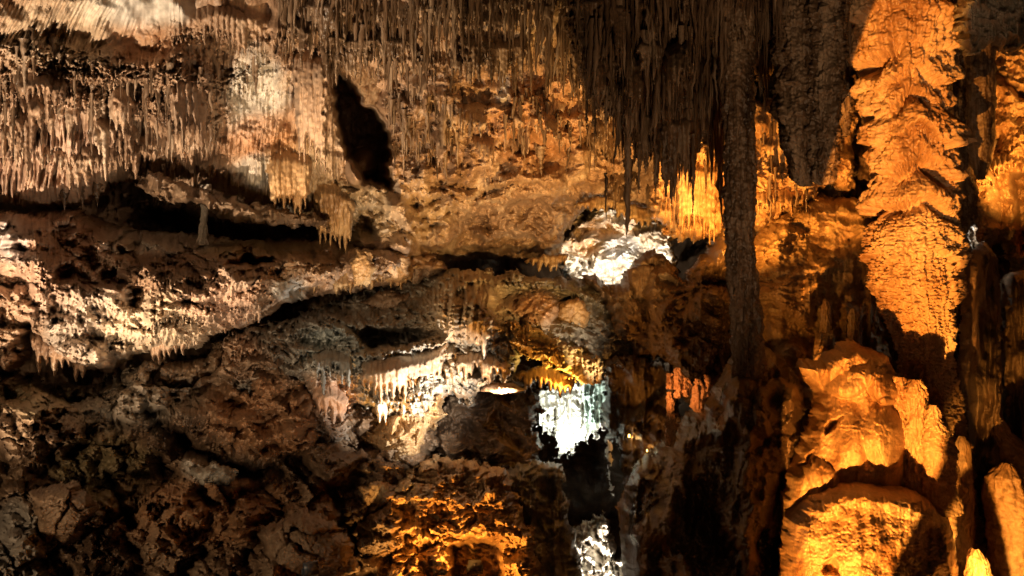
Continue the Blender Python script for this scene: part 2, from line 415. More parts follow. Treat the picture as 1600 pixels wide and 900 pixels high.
gx = np.linspace(-14, 16, 300, dtype=np.float32); gy = np.linspace(-4, 26, 300, dtype=np.float32)
GXX, GYY = np.meshgrid(gx, gy)
gz = .35 * fbm(GXX / 3, GYY / 3, 5, 12) + .15 * ridged(GXX / 1.2, GYY / 1.2, 3, 14) - .5
idx = np.arange(gz.size).reshape(gz.shape)
o = link_mesh('cave_floor', np.stack([GXX, GYY, gz], -1).reshape(-1, 3), np.stack([idx[:-1, :-1], idx[:-1, 1:], idx[1:, 1:], idx[1:, :-1]], -1).reshape(-1, 4), BROWN)
tag(o, None, None, kind='structure')

hole = [(516, 92), (534, 110), (548, 120), (560, 140), (572, 160), (592, 168), (604, 186), (613, 205), (614, 298), (602, 300), (584, 292), (566, 292), (548, 262), (532, 225), (522, 190), (518, 150)]
ceil_poly = [(-90, -90), (1130, -90), (1130, 350), (1085, 362), (1068, 375), (1050, 345), (1020, 342), (985, 350), (962, 324), (925, 322), (900, 345), (882, 366), (880, 395), (850, 410), (790, 404), (700, 410), (640, 414),
    (590, 412), (548, 400), (524, 366), (460, 346), (405, 338), (345, 312), (300, 320), (255, 306), (230, 285), (190, 280), (160, 292), (125, 320), (60, 336), (-90, 336)]
o = relief('cave_ceiling', ceil_poly,
    [(-90, -90, 8.3), (-90, 330, 10.4), (120, 320, 10.8), (250, -90, 8.7), (250, 60, 10.0), (250, 300, 11.7), (450, 100, 11.3), (430, 320, 12.2), (560, -90, 9.2), (560, 60, 11), (560, 360, 12.5), (620, 400, 12.4), (700, 60, 11), (700, 250, 12.9), (700, 400, 14.4), (850, -90, 9.3),
     (850, 100, 12.2), (850, 250, 13.4), (850, 380, 15.2), (950, 310, 15), (1050, -90, 9.3), (1050, 150, 12.5), (1050, 350, 14.5), (1130, 350, 14)],
    [pit(hole, 3.6, 14, 4), bump(566, 262, 26, 34, 2.2, 20, .8), bump(600, 275, 12, 26, 1.6, 0, .8), lumps(.30, 95, 80, 1),
     flutes(.17, 14, 2, inpoly([(-90, 135), (120, 140), (280, 150), (330, 300), (130, 320), (-90, 330)]), lean=.12, ln=160), flutes(.09, 7, 202, inpoly([(-90, 120), (90, 100), (260, 130), (300, 60), (520, 60), (540, 300), (330, 300), (130, 300), (-90, 330)]), lean=.05), flutes(.09, 9, 203, area(60, 40, 130, 60), lean=.5, ln=160), popcorn(.04, 9, 207, area(60, 50, 140, 60)),
     flutes(.13, 8, 3, area(470, 300, 75, 90), ln=260), flutes(.12, 10, 4, area(495, 120, 40, 110), ln=260),
     crumple(.12, 13, 11, 5, inpoly([(-90, 60), (120, 80), (230, 100), (330, 110), (420, 100), (330, 220), (200, 180), (-90, 150)]), warp=9, o=4), popcorn(.11, 8, 205, inpoly([(-90, 60), (120, 80), (240, 90), (330, 40), (420, 70), (330, 220), (200, 180), (-90, 150)])),
     crumple(.08, 22, 15, 6, inpoly([(600, 120), (1000, 120), (1000, 390), (600, 390)])),
     crumple(.05, 42, 30, 7, area(400, 170, 60, 90)),
     popcorn(.10, 7.5, 8, inpoly([(230, 40), (1100, 0), (1100, 300), (640, 390), (230, 200)])),
     popcorn(.08, 7, 9, area(870, 300, 150, 120)),
     billows(.32, 60, 42, 10, area(700, 330, 170, 80)), lumps(.5, 55, 50, 206, inpoly([(600, 110), (1000, 110), (1000, 400), (560, 400)])),
     ledge([(-90, 125), (60, 118), (150, 125), (260, 138), (300, 120)], .35, 60, 10, 9, 3),
     ledge([(250, 60), (330, 50), (400, 75), (450, 100)], .3, 60, 12, 7, 4),
     ledge([(-90, 235), (0, 245), (120, 240), (200, 225), (330, 235)], .25, 60, 22, 8, 5),
     ledge([(420, 40), (520, 85), (620, 110), (720, 95), (800, 110), (880, 100), (920, 120)], .55, 90, 26, 7, 6),
     ledge([(600, 200), (660, 235), (700, 215), (720, 180), (780, 200), (880, 190), (960, 210)], .3, 60, 18, 7, 7),
     ledge([(640, 300), (720, 310), (800, 280), (900, 300), (960, 320)], .25, 40, 10, 9, 8),
     ledge([(520, 300), (560, 315), (620, 350), (700, 345)], .3, 50, 8, 9, 9),
     bump(275, 150, 60, 110, .25, 20), bump(705, 205, 22, 85, .35), bump(320, 190, 16, 90, .3), bump(445, 120, 18, 60, .3)],
    TAN, T=1.5, w=40, stains=[(GREYW, .85, area(215, 12, 85, 32)), (GREYW, .8, area(400, 155, 45, 75)), (RUST, .6, area(420, 225, 60, 50)), (CREAM, .5, area(95, 50, 90, 60)), (RUST, .35, area(225, 70, 50, 35)), (GREYW, .7, area(395, 268, 28, 28)),
       (OLIVE, .4, area(560, 340, 60, 50)), (RUST, .45, area(840, 190, 80, 70)), (BLUISH, .6, area(785, 140, 14, 25)), (OLIVE, .35, area(470, 290, 60, 90)), (CREAM, .5, area(640, 330, 70, 50)), (PINK, .5, area(60, 250, 100, 90))])
tag(o, None, None, kind='structure')

# near hanging ceiling block that carries the dark stalactite curtain
o = relief('dark_ceiling_block', [(868, -90), (1400, -90), (1360, 40), (1320, 90), (1290, 120), (1225, 120), (1180, 120), (1130, 250), (1080, 225), (1040, 240), (1000, 200), (950, 185), (915, 140), (888, 60)],
    [(868, -90, 8.0), (1100, -90, 7.9), (1400, -90, 8.0), (900, 60, 8.9), (1050, 160, 9.6), (1200, 120, 9.6), (1380, 60, 9.6)],
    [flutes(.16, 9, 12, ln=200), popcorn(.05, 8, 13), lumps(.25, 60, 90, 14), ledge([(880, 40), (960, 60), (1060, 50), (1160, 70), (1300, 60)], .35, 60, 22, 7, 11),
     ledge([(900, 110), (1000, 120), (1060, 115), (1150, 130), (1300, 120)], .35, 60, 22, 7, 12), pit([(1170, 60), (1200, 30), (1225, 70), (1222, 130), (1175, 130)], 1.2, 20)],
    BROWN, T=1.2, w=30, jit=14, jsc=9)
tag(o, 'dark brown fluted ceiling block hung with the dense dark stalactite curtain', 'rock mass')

# ------------------------------------------------------------------ left: shelf and ledges
shelf_poly = [(-90, 322), (40, 330), (95, 322), (135, 330), (160, 345), (230, 358), (300, 362), (360, 372), (420, 372), (520, 372), (550, 380), (600, 382), (650, 392), (690, 402), (700, 424), (650, 446), (600, 448), (540, 458), (480, 466), (435, 480), (392, 508), (325, 525),
    (300, 548), (250, 548), (200, 560), (165, 582), (128, 578), (85, 560), (60, 545), (38, 515), (34, 560), (10, 585), (-90, 590)]
o = relief('rock_shelf', shelf_poly,
    [(-90, 322, 9.6), (-90, 590, 9.4), (40, 330, 10.2), (60, 450, 9.7), (160, 345, 11.2), (200, 420, 10.1), (300, 362, 12.3), (310, 402, 10.6), (300, 540, 10.3), (150, 580, 10.1), (420, 372, 12.6), (420, 395, 11.3), (430, 470, 11.1), (540, 385, 12.8), (540, 440, 12.0), (680, 400, 13.0), (680, 440, 13.0)],
    [lumps(.36, 55, 40, 21), blocks(.15, 58, 30, 250, rot=-.15), pit([(440, 455), (470, 446), (500, 448), (490, 466), (455, 470)], .5, 8), ledge([(210, 440), (300, 430), (400, 440)], .12, 40, 14, 6, 44), ledge([(180, 530), (250, 525), (310, 520)], .25, 40, 18, 6, 45), ledge([(60, 500), (110, 505), (150, 520)], .25, 40, 16, 6, 46), crumple(.07, 15, 12, 22, inpoly([(-90, 400), (240, 400), (560, 400), (650, 420), (400, 520), (100, 600), (-90, 600)])),
     flutes(.05, 6, 23, area(330, 400, 140, 28), ln=60), popcorn(.10, 7, 24, inpoly([(200, 410), (560, 400), (330, 540), (180, 560), (120, 480)])),
     flutes(.10, 11, 25, area(62, 385, 36, 80), ln=300), bump(62, 390, 28, 90, .4, 0, 1), crumple(.035, 22, 9, 334, area(320, 375, 200, 30)), popcorn(.02, 7, 335, area(320, 375, 200, 30)), bump(20, 375, 38, 60, .3), bump(556, 402, 26, 26, .4), bump(612, 405, 30, 32, .45), bump(480, 415, 50, 18, .25), blocks(.08, 26, 20, 244, inpoly([(-90, 400), (240, 405), (560, 400), (650, 420), (400, 520), (100, 600), (-90, 600)])),
     crumple(.10, 40, 22, 26, area(120, 420, 110, 60), rot=-.3), terraces(.12, 24, 27, area(130, 360, 60, 45)),
     ledge([(40, 470), (90, 455), (150, 475), (210, 500)], .3, 40, 8, 9, 13), ledge([(220, 515), (260, 500), (310, 500), (350, 480), (420, 470)], .35, 60, 16, 7, 14),
     ledge([(250, 398), (300, 392), (345, 402), (420, 375), (480, 372)], .12, 40, 3, 9, 15),
     ledge([(430, 425), (500, 430), (560, 422), (640, 415)], .3, 40, 8, 7, 16), terraces(.12, 30, 28, area(500, 415, 110, 30)),
     pit([(342, 415), (385, 396), (428, 400), (430, 415), (395, 420)], .9, 8), pit([(150, 425), (180, 415), (205, 435), (190, 455), (160, 450)], .5, 10), pit([(180, 380), (205, 395), (185, 400)], .4, 6),
     bump(130, 560, 48, 32, .5), crumple(.08, 18, 12, 29, area(60, 520, 110, 50)), bump(415, 440, 40, 30, .35),
     crack([(96, 450), (120, 470), (105, 490)], 4, .25), crack([(230, 480), (330, 470), (400, 450)], 4, .15)],
    TAN, T=1.3, w=22, stains=[(BLUISH, .85, area(20, 375, 26, 35)), (PINK, .6, area(80, 400, 90, 90)), (OLIVE, .6, area(400, 385, 90, 18)), (GREYW, .6, area(250, 372, 90, 24)), (GREYW, .4, area(150, 510, 90, 60)), (GREYW, .9, area(452, 452, 26, 18)), (CREAM, .6, area(250, 520, 90, 60)), (PINK, .5, area(340, 470, 60, 40))])
tag(o, 'broad tan rock shelf with drip fringed front below the dark recess', 'rock shelf')

o = relief('boulder', [(98, 560), (110, 535), (140, 528), (160, 545), (160, 575), (135, 582), (110, 578)], [(100, 530, 11.0), (160, 580, 10.8), (100, 580, 11)], [bump(130, 555, 38, 34, .5), crumple(.03, 20, 8, 30)], TAN, T=.6, w=18)
tag(o, 'smooth rounded tan boulder under the overhang of the broad shelf', 'boulder')
o = relief('hanging_rock', [(205, 290), (225, 262), (262, 272), (300, 290), (345, 300), (380, 312), (470, 330), (520, 338), (512, 358), (440, 352), (400, 352), (350, 345), (300, 318), (250, 312)], [(205, 290, 10.6), (520, 350, 11.7), (300, 260, 10.85)],
    [billows(.20, 34, 50, 31, o=3), lumps(.25, 40, 40, 32, o=2), blocks(.08, 30, 30, 332), flutes(.03, 26, 33, ln=90), popcorn(.012, 7, 333)], BROWN, T=.7, w=16, jit=7)
tag(o, 'row of smooth grey hanging rocks along the top of the dark recess', 'rock')

# lower left jumble
low_poly = [(-90, 575), (20, 580), (55, 596), (110, 604), (170, 590), (215, 565), (262, 556), (310, 560), (335, 520), (420, 500), (520, 520), (640, 560), (668, 600), (690, 700), (660, 740), (640, 800), (632, 900), (640, 1060), (-90, 1060)]
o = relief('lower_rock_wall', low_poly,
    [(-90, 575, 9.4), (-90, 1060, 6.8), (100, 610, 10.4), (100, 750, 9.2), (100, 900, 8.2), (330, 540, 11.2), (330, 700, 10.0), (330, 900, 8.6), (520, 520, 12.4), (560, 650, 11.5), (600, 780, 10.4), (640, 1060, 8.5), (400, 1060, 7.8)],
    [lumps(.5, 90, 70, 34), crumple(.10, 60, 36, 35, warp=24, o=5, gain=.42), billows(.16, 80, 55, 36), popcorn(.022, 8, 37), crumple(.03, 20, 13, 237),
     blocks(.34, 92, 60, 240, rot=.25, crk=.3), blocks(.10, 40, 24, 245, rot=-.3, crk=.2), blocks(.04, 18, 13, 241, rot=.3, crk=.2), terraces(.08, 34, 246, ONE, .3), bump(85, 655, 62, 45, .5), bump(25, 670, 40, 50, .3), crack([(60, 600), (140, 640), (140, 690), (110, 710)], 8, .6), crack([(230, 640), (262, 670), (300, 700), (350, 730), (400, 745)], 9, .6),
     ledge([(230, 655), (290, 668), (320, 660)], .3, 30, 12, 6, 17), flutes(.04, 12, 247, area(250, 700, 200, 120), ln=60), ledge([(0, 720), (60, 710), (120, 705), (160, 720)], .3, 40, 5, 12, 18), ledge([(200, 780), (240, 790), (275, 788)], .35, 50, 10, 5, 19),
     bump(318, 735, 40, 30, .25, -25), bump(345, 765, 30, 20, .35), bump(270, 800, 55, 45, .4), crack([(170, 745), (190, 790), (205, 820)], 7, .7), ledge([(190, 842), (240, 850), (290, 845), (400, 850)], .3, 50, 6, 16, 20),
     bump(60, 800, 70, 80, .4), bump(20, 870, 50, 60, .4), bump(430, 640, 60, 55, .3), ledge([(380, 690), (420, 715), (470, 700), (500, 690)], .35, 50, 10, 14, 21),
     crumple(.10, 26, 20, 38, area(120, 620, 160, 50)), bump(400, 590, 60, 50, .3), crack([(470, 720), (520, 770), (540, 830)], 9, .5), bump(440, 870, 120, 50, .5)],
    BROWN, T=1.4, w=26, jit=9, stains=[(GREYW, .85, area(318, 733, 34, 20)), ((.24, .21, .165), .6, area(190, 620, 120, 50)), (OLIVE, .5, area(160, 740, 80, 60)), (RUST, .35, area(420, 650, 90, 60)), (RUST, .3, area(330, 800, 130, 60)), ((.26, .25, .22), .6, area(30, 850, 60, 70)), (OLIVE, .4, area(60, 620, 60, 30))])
tag(o, 'dim crumpled brown rock wall filling the lower left under the shelf', 'rock wall')

# ------------------------------------------------------------------ middle mass with draperies
mid_poly = [(335, 560), (350, 520), (440, 498), (500, 478), (560, 452), (640, 425), (700, 418), (800, 424), (850, 432), (905, 430), (948, 452), (960, 490), (1000, 520), (1022, 548), (1010, 575), (950, 583), (905, 600), (860, 560), (815, 560), (800, 590), (760, 600), (740, 640), (700, 620),
    (660, 660), (640, 668), (600, 650), (560, 640), (545, 690), (515, 700), (480, 690), (485, 640), (470, 600), (420, 590), (380, 620), (350, 600)]
o = relief('draped_rock', mid_poly,
    [(335, 560, 10.9), (440, 500, 11.9), (420, 600, 10.6), (560, 455, 13.5), (560, 500, 12.3), (520, 680, 10.9), (600, 560, 11.4), (640, 640, 11.0), (700, 420, 14.0), (720, 480, 12.2), (720, 560, 11.5), (850, 430, 14.5), (840, 500, 12.8), (850, 560, 12.6), (950, 450, 15), (1020, 560, 14.5), (930, 580, 13.5)],
    [lumps(.25, 60, 50, 50), blocks(.10, 30, 22, 242, rot=-.2), crumple(.11, 20, 14, 51, o=5), popcorn(.07, 7, 52),
     flutes(.17, 9, 53, area(725, 470, 45, 60), ln=200), bump(725, 470, 50, 70, .55), bump(745, 510, 22, 32, .3), ledge([(720, 485), (745, 478), (768, 500)], .3, 30, 3, 7, 26),
     flutes(.15, 11, 54, area(630, 585, 90, 60), ln=200, lean=-.25), pit([(548, 520), (575, 510), (660, 512), (690, 520), (640, 545), (575, 550)], 1.0, 10),
     ledge([(440, 530), (500, 515), (552, 522)], .3, 30, 10, 7, 27), ledge([(540, 560), (600, 556), (660, 545), (720, 530)], .3, 50, 5, 9, 28), ledge([(480, 590), (520, 580), (560, 590), (620, 620), (680, 610)], .25, 40, 22, 8, 29),
     ledge([(780, 440), (860, 445), (930, 470), (960, 500)], .3, 40, 8, 9, 30), bump(840, 480, 34, 30, .35), pit([(868, 475), (890, 460), (905, 480), (890, 505), (872, 500)], .6, 8), bump(880, 545, 60, 45, .3),
     pit([(722, 560), (748, 550), (752, 590), (730, 590)], .7, 6), flutes(.08, 8, 55, area(790, 530, 60, 40)), bump(985, 545, 40, 30, .3),
     ledge([(352, 560), (400, 545), (450, 560)], .3, 40, 12, 9, 31), flutes(.10, 8, 56, area(380, 560, 60, 50), ln=60)],
    GREY, T=1.0, w=20, jit=9, jsc=14, stains=[(PALE and (.55, .50, .42), .7, area(620, 600, 110, 60)), (CREAM, .7, area(730, 510, 60, 80)), ((.55, .34, .22), .6, area(515, 620, 40, 60)), (RUST, .4, area(370, 560, 50, 40)), ((.34, .37, .34), .7, area(520, 545, 60, 40)), (RUST, .5, area(840, 480, 40, 30))])
tag(o, 'big grey and cream rock mass with fluted draperies in the middle of the cavern', 'rock mass')

o = relief('hanging_rock', [(555, 690), (560, 640), (600, 600), (650, 590), (690, 600), (700, 650), (660, 690), (650, 730), (630, 750), (610, 742), (595, 715)], [(555, 690, 11.3), (640, 600, 11.3), (630, 745, 11.0)],
    [crumple(.10, 24, 20, 57), popcorn(.04, 8, 58), bump(630, 700, 40, 60, .4), flutes(.05, 9, 59, area(640, 630, 60, 40))], OCHRE, T=.9, w=22, jit=8)
tag(o, 'pointed ochre rock tongue hanging below the pale draperies', 'rock')
o = relief('rock_ledge', [(790, 505), (830, 500), (860, 520), (890, 540), (930, 558), (950, 575), (940, 600), (915, 606), (890, 590), (860, 575), (820, 560), (800, 545)], [(790, 505, 11.9), (950, 580, 12.5), (860, 560, 12.0)],
    [crumple(.12, 18, 14, 60), popcorn(.05, 7, 61), flutes(.08, 7, 62), lumps(.15, 40, 30, 63)], CALC, T=.7, w=14, jit=9, jsc=10, stains=[((.50, .36, .12), .6, area(870, 545, 90, 60))])
tag(o, 'yellow lit crusted ledge slanting down to the white lit chamber', 'rock ledge')
o = relief('rock_mass', [(700, 590), (760, 575), (830, 570), (870, 590), (830, 605), (850, 640), (835, 670), (850, 700), (830, 740), (780, 745), (760, 730), (700, 735), (670, 700), (690, 640)], [(700, 600, 13.0), (850, 600, 13.4), (700, 740, 11.6), (840, 730, 12.2)],
    [crumple(.15, 40, 28, 64), lumps(.35, 60, 50, 65), bump(790, 608, 36, 10, .3), popcorn(.03, 8, 66)], BROWN, T=.9, w=18, jit=8)
tag(o, 'dark brown rock bulge left of the white lit chamber', 'rock mass')

# white lit chamber
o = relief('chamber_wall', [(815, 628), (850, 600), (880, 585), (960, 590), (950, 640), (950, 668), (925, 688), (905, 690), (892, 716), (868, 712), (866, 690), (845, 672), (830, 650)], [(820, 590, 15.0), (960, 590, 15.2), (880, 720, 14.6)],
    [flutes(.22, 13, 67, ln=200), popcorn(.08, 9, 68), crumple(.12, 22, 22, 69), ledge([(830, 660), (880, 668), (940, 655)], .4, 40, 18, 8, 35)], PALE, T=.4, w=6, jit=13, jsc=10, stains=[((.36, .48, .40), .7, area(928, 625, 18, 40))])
tag(o, 'white lit dripping calcite wall at the back of the small chamber', 'rock wall')
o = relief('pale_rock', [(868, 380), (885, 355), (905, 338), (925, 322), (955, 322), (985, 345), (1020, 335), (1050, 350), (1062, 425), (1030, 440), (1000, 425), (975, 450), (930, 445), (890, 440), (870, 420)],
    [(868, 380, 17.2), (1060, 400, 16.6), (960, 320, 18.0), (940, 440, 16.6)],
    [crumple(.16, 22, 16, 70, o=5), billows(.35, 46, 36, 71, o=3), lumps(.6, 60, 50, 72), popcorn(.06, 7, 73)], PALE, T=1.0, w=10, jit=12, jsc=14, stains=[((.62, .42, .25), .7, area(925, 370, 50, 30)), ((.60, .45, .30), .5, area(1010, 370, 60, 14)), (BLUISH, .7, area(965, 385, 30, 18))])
tag(o, 'brilliantly white lit crumpled rock seen through the gap under the arch', 'rock')

# rocks below the white rock
o = relief('rock_mass', [(905, 432), (930, 425), (955, 448), (975, 430), (995, 400), (1025, 388), (1055, 410), (1070, 440), (1130, 350), (1145, 360), (1150, 620), (1080, 640), (1040, 560), (1000, 560), (960, 520), (945, 480)],
    [(905, 430, 14.6), (1000, 400, 13.9), (1130, 360, 12.0), (1130, 620, 11.2), (1000, 560, 12.6)],
    [lumps(.5, 60, 60, 74), billows(.25, 50, 50, 75), flutes(.08, 14, 76, ln=200), crumple(.08, 26, 20, 77, area(1105, 480, 50, 130)), bump(1070, 500, 60, 110, .6), crumple(.05, 20, 16, 78)], BROWN, T=1.2, w=20, jit=6)
tag(o, 'dark rounded brown rock below the brilliantly lit white rock', 'rock mass')

# lower orange lit rock
o = relief('crumpled_rock', [(592, 770), (615, 745), (640, 725), (690, 715), (740, 722), (790, 735), (805, 760), (815, 800), (840, 850), (850, 1000), (590, 1000), (600, 830)], [(592, 760, 10.4), (800, 740, 10.7), (600, 1000, 8.9), (840, 1000, 9.2)],
    [blocks(.14, 34, 20, 243), crumple(.08, 24, 13, 79, warp=12, o=6), popcorn(.06, 7, 279), lumps(.25, 50, 40, 80), popcorn(.04, 8, 81), pit([(700, 850), (725, 838), (780, 842), (790, 900), (770, 940), (700, 930)], 1.0, 12), ledge([(600, 830), (660, 838), (700, 850)], .3, 40, 8, 8, 36), ledge([(640, 775), (700, 790), (780, 790)], .25, 30, 6, 8, 37)],
    OCHRE, T=1.2, w=20, jit=8)
tag(o, 'crumpled orange lit rock with a dark hollow at the bottom of the cavern', 'rock')
o = relief('rock_mass', [(785, 735), (830, 722), (880, 728), (890, 800), (905, 860), (930, 1000), (820, 1000), (815, 860), (790, 800)], [(790, 730, 11.6), (880, 730, 12.0), (820, 1000, 10.0), (930, 1000, 10.4)],
    [lumps(.35, 40, 60, 82), flutes(.13, 17, 83, ln=200), popcorn(.04, 8, 84), crumple(.06, 22, 20, 85)], GREY, T=.9, w=16, jit=7)
tag(o, 'dark grey rock buttress beside the black chasm', 'rock mass')
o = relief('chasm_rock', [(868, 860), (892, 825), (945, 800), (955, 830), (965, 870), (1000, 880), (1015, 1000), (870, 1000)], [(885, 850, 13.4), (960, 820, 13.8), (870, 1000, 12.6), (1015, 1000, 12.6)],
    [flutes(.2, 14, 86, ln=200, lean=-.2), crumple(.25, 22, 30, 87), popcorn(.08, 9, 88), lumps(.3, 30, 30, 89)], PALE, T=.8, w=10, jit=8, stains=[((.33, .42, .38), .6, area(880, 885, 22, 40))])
tag(o, 'white lit fluted rock at the bottom of the black chasm', 'rock')
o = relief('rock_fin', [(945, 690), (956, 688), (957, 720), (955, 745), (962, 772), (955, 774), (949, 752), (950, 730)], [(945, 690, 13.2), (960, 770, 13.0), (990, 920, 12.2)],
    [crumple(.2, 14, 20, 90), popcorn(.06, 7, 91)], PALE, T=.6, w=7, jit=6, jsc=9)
tag(o, 'thin pale rock fin catching white light inside the dark chasm', 'rock')

# ------------------------------------------------------------------ right: dark flows, columns, mounds
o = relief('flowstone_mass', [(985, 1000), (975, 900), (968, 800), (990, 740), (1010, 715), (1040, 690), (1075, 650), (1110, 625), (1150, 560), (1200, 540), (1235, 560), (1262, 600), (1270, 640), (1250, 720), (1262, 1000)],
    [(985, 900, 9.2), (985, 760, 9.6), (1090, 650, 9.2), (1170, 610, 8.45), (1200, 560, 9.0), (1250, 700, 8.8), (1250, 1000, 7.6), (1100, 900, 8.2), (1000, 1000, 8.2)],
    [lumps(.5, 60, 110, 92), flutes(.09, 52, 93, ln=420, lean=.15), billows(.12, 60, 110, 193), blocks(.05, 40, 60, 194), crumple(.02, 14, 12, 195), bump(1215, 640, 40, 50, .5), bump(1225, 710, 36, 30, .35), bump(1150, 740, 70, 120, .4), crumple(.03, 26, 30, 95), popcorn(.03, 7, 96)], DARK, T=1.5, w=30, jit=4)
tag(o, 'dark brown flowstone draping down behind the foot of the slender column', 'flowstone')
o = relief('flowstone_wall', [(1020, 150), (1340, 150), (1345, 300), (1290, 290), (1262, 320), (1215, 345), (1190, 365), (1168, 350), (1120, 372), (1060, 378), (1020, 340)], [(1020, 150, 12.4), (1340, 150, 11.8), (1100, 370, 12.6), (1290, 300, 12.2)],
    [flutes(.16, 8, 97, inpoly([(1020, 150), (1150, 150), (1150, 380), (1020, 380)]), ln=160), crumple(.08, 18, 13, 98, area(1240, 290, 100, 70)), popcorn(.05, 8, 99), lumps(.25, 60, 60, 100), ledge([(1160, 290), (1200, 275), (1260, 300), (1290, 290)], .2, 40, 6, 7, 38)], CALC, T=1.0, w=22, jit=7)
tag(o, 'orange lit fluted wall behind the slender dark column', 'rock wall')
o = relief('rock_mass', [(1150, 400), (1180, 370), (1200, 345), (1230, 332), (1275, 300), (1320, 305), (1372, 310), (1380, 480), (1400, 560), (1330, 640), (1200, 640), (1150, 560)], [(1150, 400, 12.2), (1220, 335, 12.3), (1370, 300, 12), (1380, 600, 10.2), (1160, 600, 10.8), (1250, 450, 11.2)],
    [lumps(.3, 60, 60, 101), crumple(.07, 26, 14, 102, area(1220, 420, 70, 80)), terraces(.12, 22, 103, area(1290, 350, 90, 60)), flutes(.08, 20, 104, area(1310, 470, 90, 90), ln=260), crumple(.05, 30, 24, 105), bump(1220, 440, 60, 90, .3)], OCHRE, T=1.0, w=24, jit=5)
tag(o, 'broad terraced flowstone hump between the slender column and the big lit column', 'rock mass')
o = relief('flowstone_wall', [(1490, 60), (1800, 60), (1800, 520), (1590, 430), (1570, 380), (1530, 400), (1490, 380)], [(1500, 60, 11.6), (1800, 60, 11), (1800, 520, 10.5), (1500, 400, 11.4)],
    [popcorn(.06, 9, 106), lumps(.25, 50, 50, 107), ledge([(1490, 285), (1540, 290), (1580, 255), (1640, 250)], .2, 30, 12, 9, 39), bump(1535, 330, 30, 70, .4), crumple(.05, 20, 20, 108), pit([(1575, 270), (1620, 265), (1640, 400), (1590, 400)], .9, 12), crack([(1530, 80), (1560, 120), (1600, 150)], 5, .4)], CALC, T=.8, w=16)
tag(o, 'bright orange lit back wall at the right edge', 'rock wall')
for poly, c, lab in (([(1510, 1000), (1505, 560), (1515, 420), (1530, 385), (1550, 375), (1568, 400), (1575, 470), (1580, 1000)], [(1510, 400, 9.6), (1580, 1000, 9), (1510, 1000, 9)], 'dark rounded pillar of rock right of the big column'),
                     ([(1565, 1000), (1562, 480), (1575, 430), (1600, 420), (1700, 430), (1700, 1000)], [(1565, 430, 9.9), (1700, 1000, 9), (1565, 1000, 9.3)], 'dark rock pillar cut by the right edge of the view')):
    o = relief('rock_pillar', poly, c, [lumps(.25, 30, 90, 109), bump(poly[4][0], 640, 34, 280, .5), flutes(.05, 14, 110, ln=300), crumple(.02, 30, 40, 111)], BROWN, T=1.0, w=22, jit=3)
    tag(o, lab, 'rock pillar')

# columns and large hanging stones
def C(n, path, mat, label, cat, disp, nth=110, nt=500, group=None):
    o = tube(n, path, mat, nth, nt, disp); return tag(o, label, cat, group)
C('stone_column', [(1142, -80, 8.6, 30), (1148, 0, 8.6, 26), (1152, 120, 8.6, 24), (1156, 250, 8.6, 23), (1158, 400, 8.6, 20), (1165, 500, 8.6, 22), (1170, 570, 8.6, 22), (1170, 610, 8.7, 26), (1165, 700, 8.9, 36)], DRIP,
  'slender dark brown column running from ceiling down through the orange lit wall', 'column', col_disp(.022, .012, 0, .5, 3, 8), 120, 800)
LIPS = [-60, 22, 98, 140, 178, 226, 270, 322, 400, 455]
def massive(TH, S, R):
    top = CZ + (450 + 90) / F * 8.9; PY = 450 - (top - S - CZ) * F / 8.9     # height back to a level on the column
    v = PY + 34 * pn_th(TH, S, 1.0, .5, 80) + 5 * pn_th(TH, S, 4, 1.5, 81) - 12 * np.abs(pn_th(TH, S, 9, .25, 82))
    r = .045 * (pn_th(TH, S, 3, 4, 83) + .7 * pn_th(TH, S, 8, 12, 84) + .3 * pn_th(TH, S, 17, 30, 85)) + .035 * (1 - 2 * np.abs(pn_th(TH, S, 10, .9, 86))) + R * .12 * pn_th(TH, S, 1, 1.1, 87)
    for a_, b_, h in zip(LIPS[:-1], LIPS[1:], (.10, .13, .17, .08, .16, .09, .15, .10, .05)):
        t = np.clip((v - a_) / (b_ - a_), 0, 1); inn = ((v >= a_) & (v < b_))
        k = np.clip(.8 + 1.4 * pn_th(TH, S * 0 + a_ * .05, 1.4, .1, 88 + a_ % 7), .05, 1.3)
        r = r + inn * h * k * (t ** 1.3 * (1 - sstep(.93, 1, t)))
    scale_ = (1 - 2 * np.abs(pn_th(TH, S, 9, 26, 95))) * (.008 + .028 * sstep(330, 350, v))
    for q_, L_ in enumerate((24, 100, 142, 180, 228, 272, 324)):
        r = r - (.11, .18, .06, .16, .05, .17, .13)[q_] * np.clip(.7 + 1.6 * pn_th(TH, S * 0 + L_, 1.6, .1, 60 + q_), 0, 1.3) * np.exp(-((v - L_ - 4) / (9 + 4 * (q_ % 3))) ** 2)
    return r + scale_
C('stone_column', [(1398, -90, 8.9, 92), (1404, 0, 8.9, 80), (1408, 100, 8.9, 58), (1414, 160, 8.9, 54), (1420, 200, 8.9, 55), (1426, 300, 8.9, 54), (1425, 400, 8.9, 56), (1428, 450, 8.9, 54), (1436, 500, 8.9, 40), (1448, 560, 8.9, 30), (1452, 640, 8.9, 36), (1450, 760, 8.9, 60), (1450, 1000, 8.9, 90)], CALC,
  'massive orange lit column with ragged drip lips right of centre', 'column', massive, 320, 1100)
C('stone_column', [(1478, -90, 10.6, 26), (1486, 0, 10.6, 22), (1494, 150, 10.6, 19), (1498, 300, 10.6, 20), (1500, 420, 10.6, 20), (1502, 520, 10.6, 16), (1506, 600, 10.6, 12), (1512, 700, 9.8, 18), (1515, 1000, 9.6, 30)], DRIP,
  'narrow grey column with a rough sparkling rim on the right side of the massive column', 'column', col_disp(.028, .014, 0, .5, 13, 7), 110, 900)
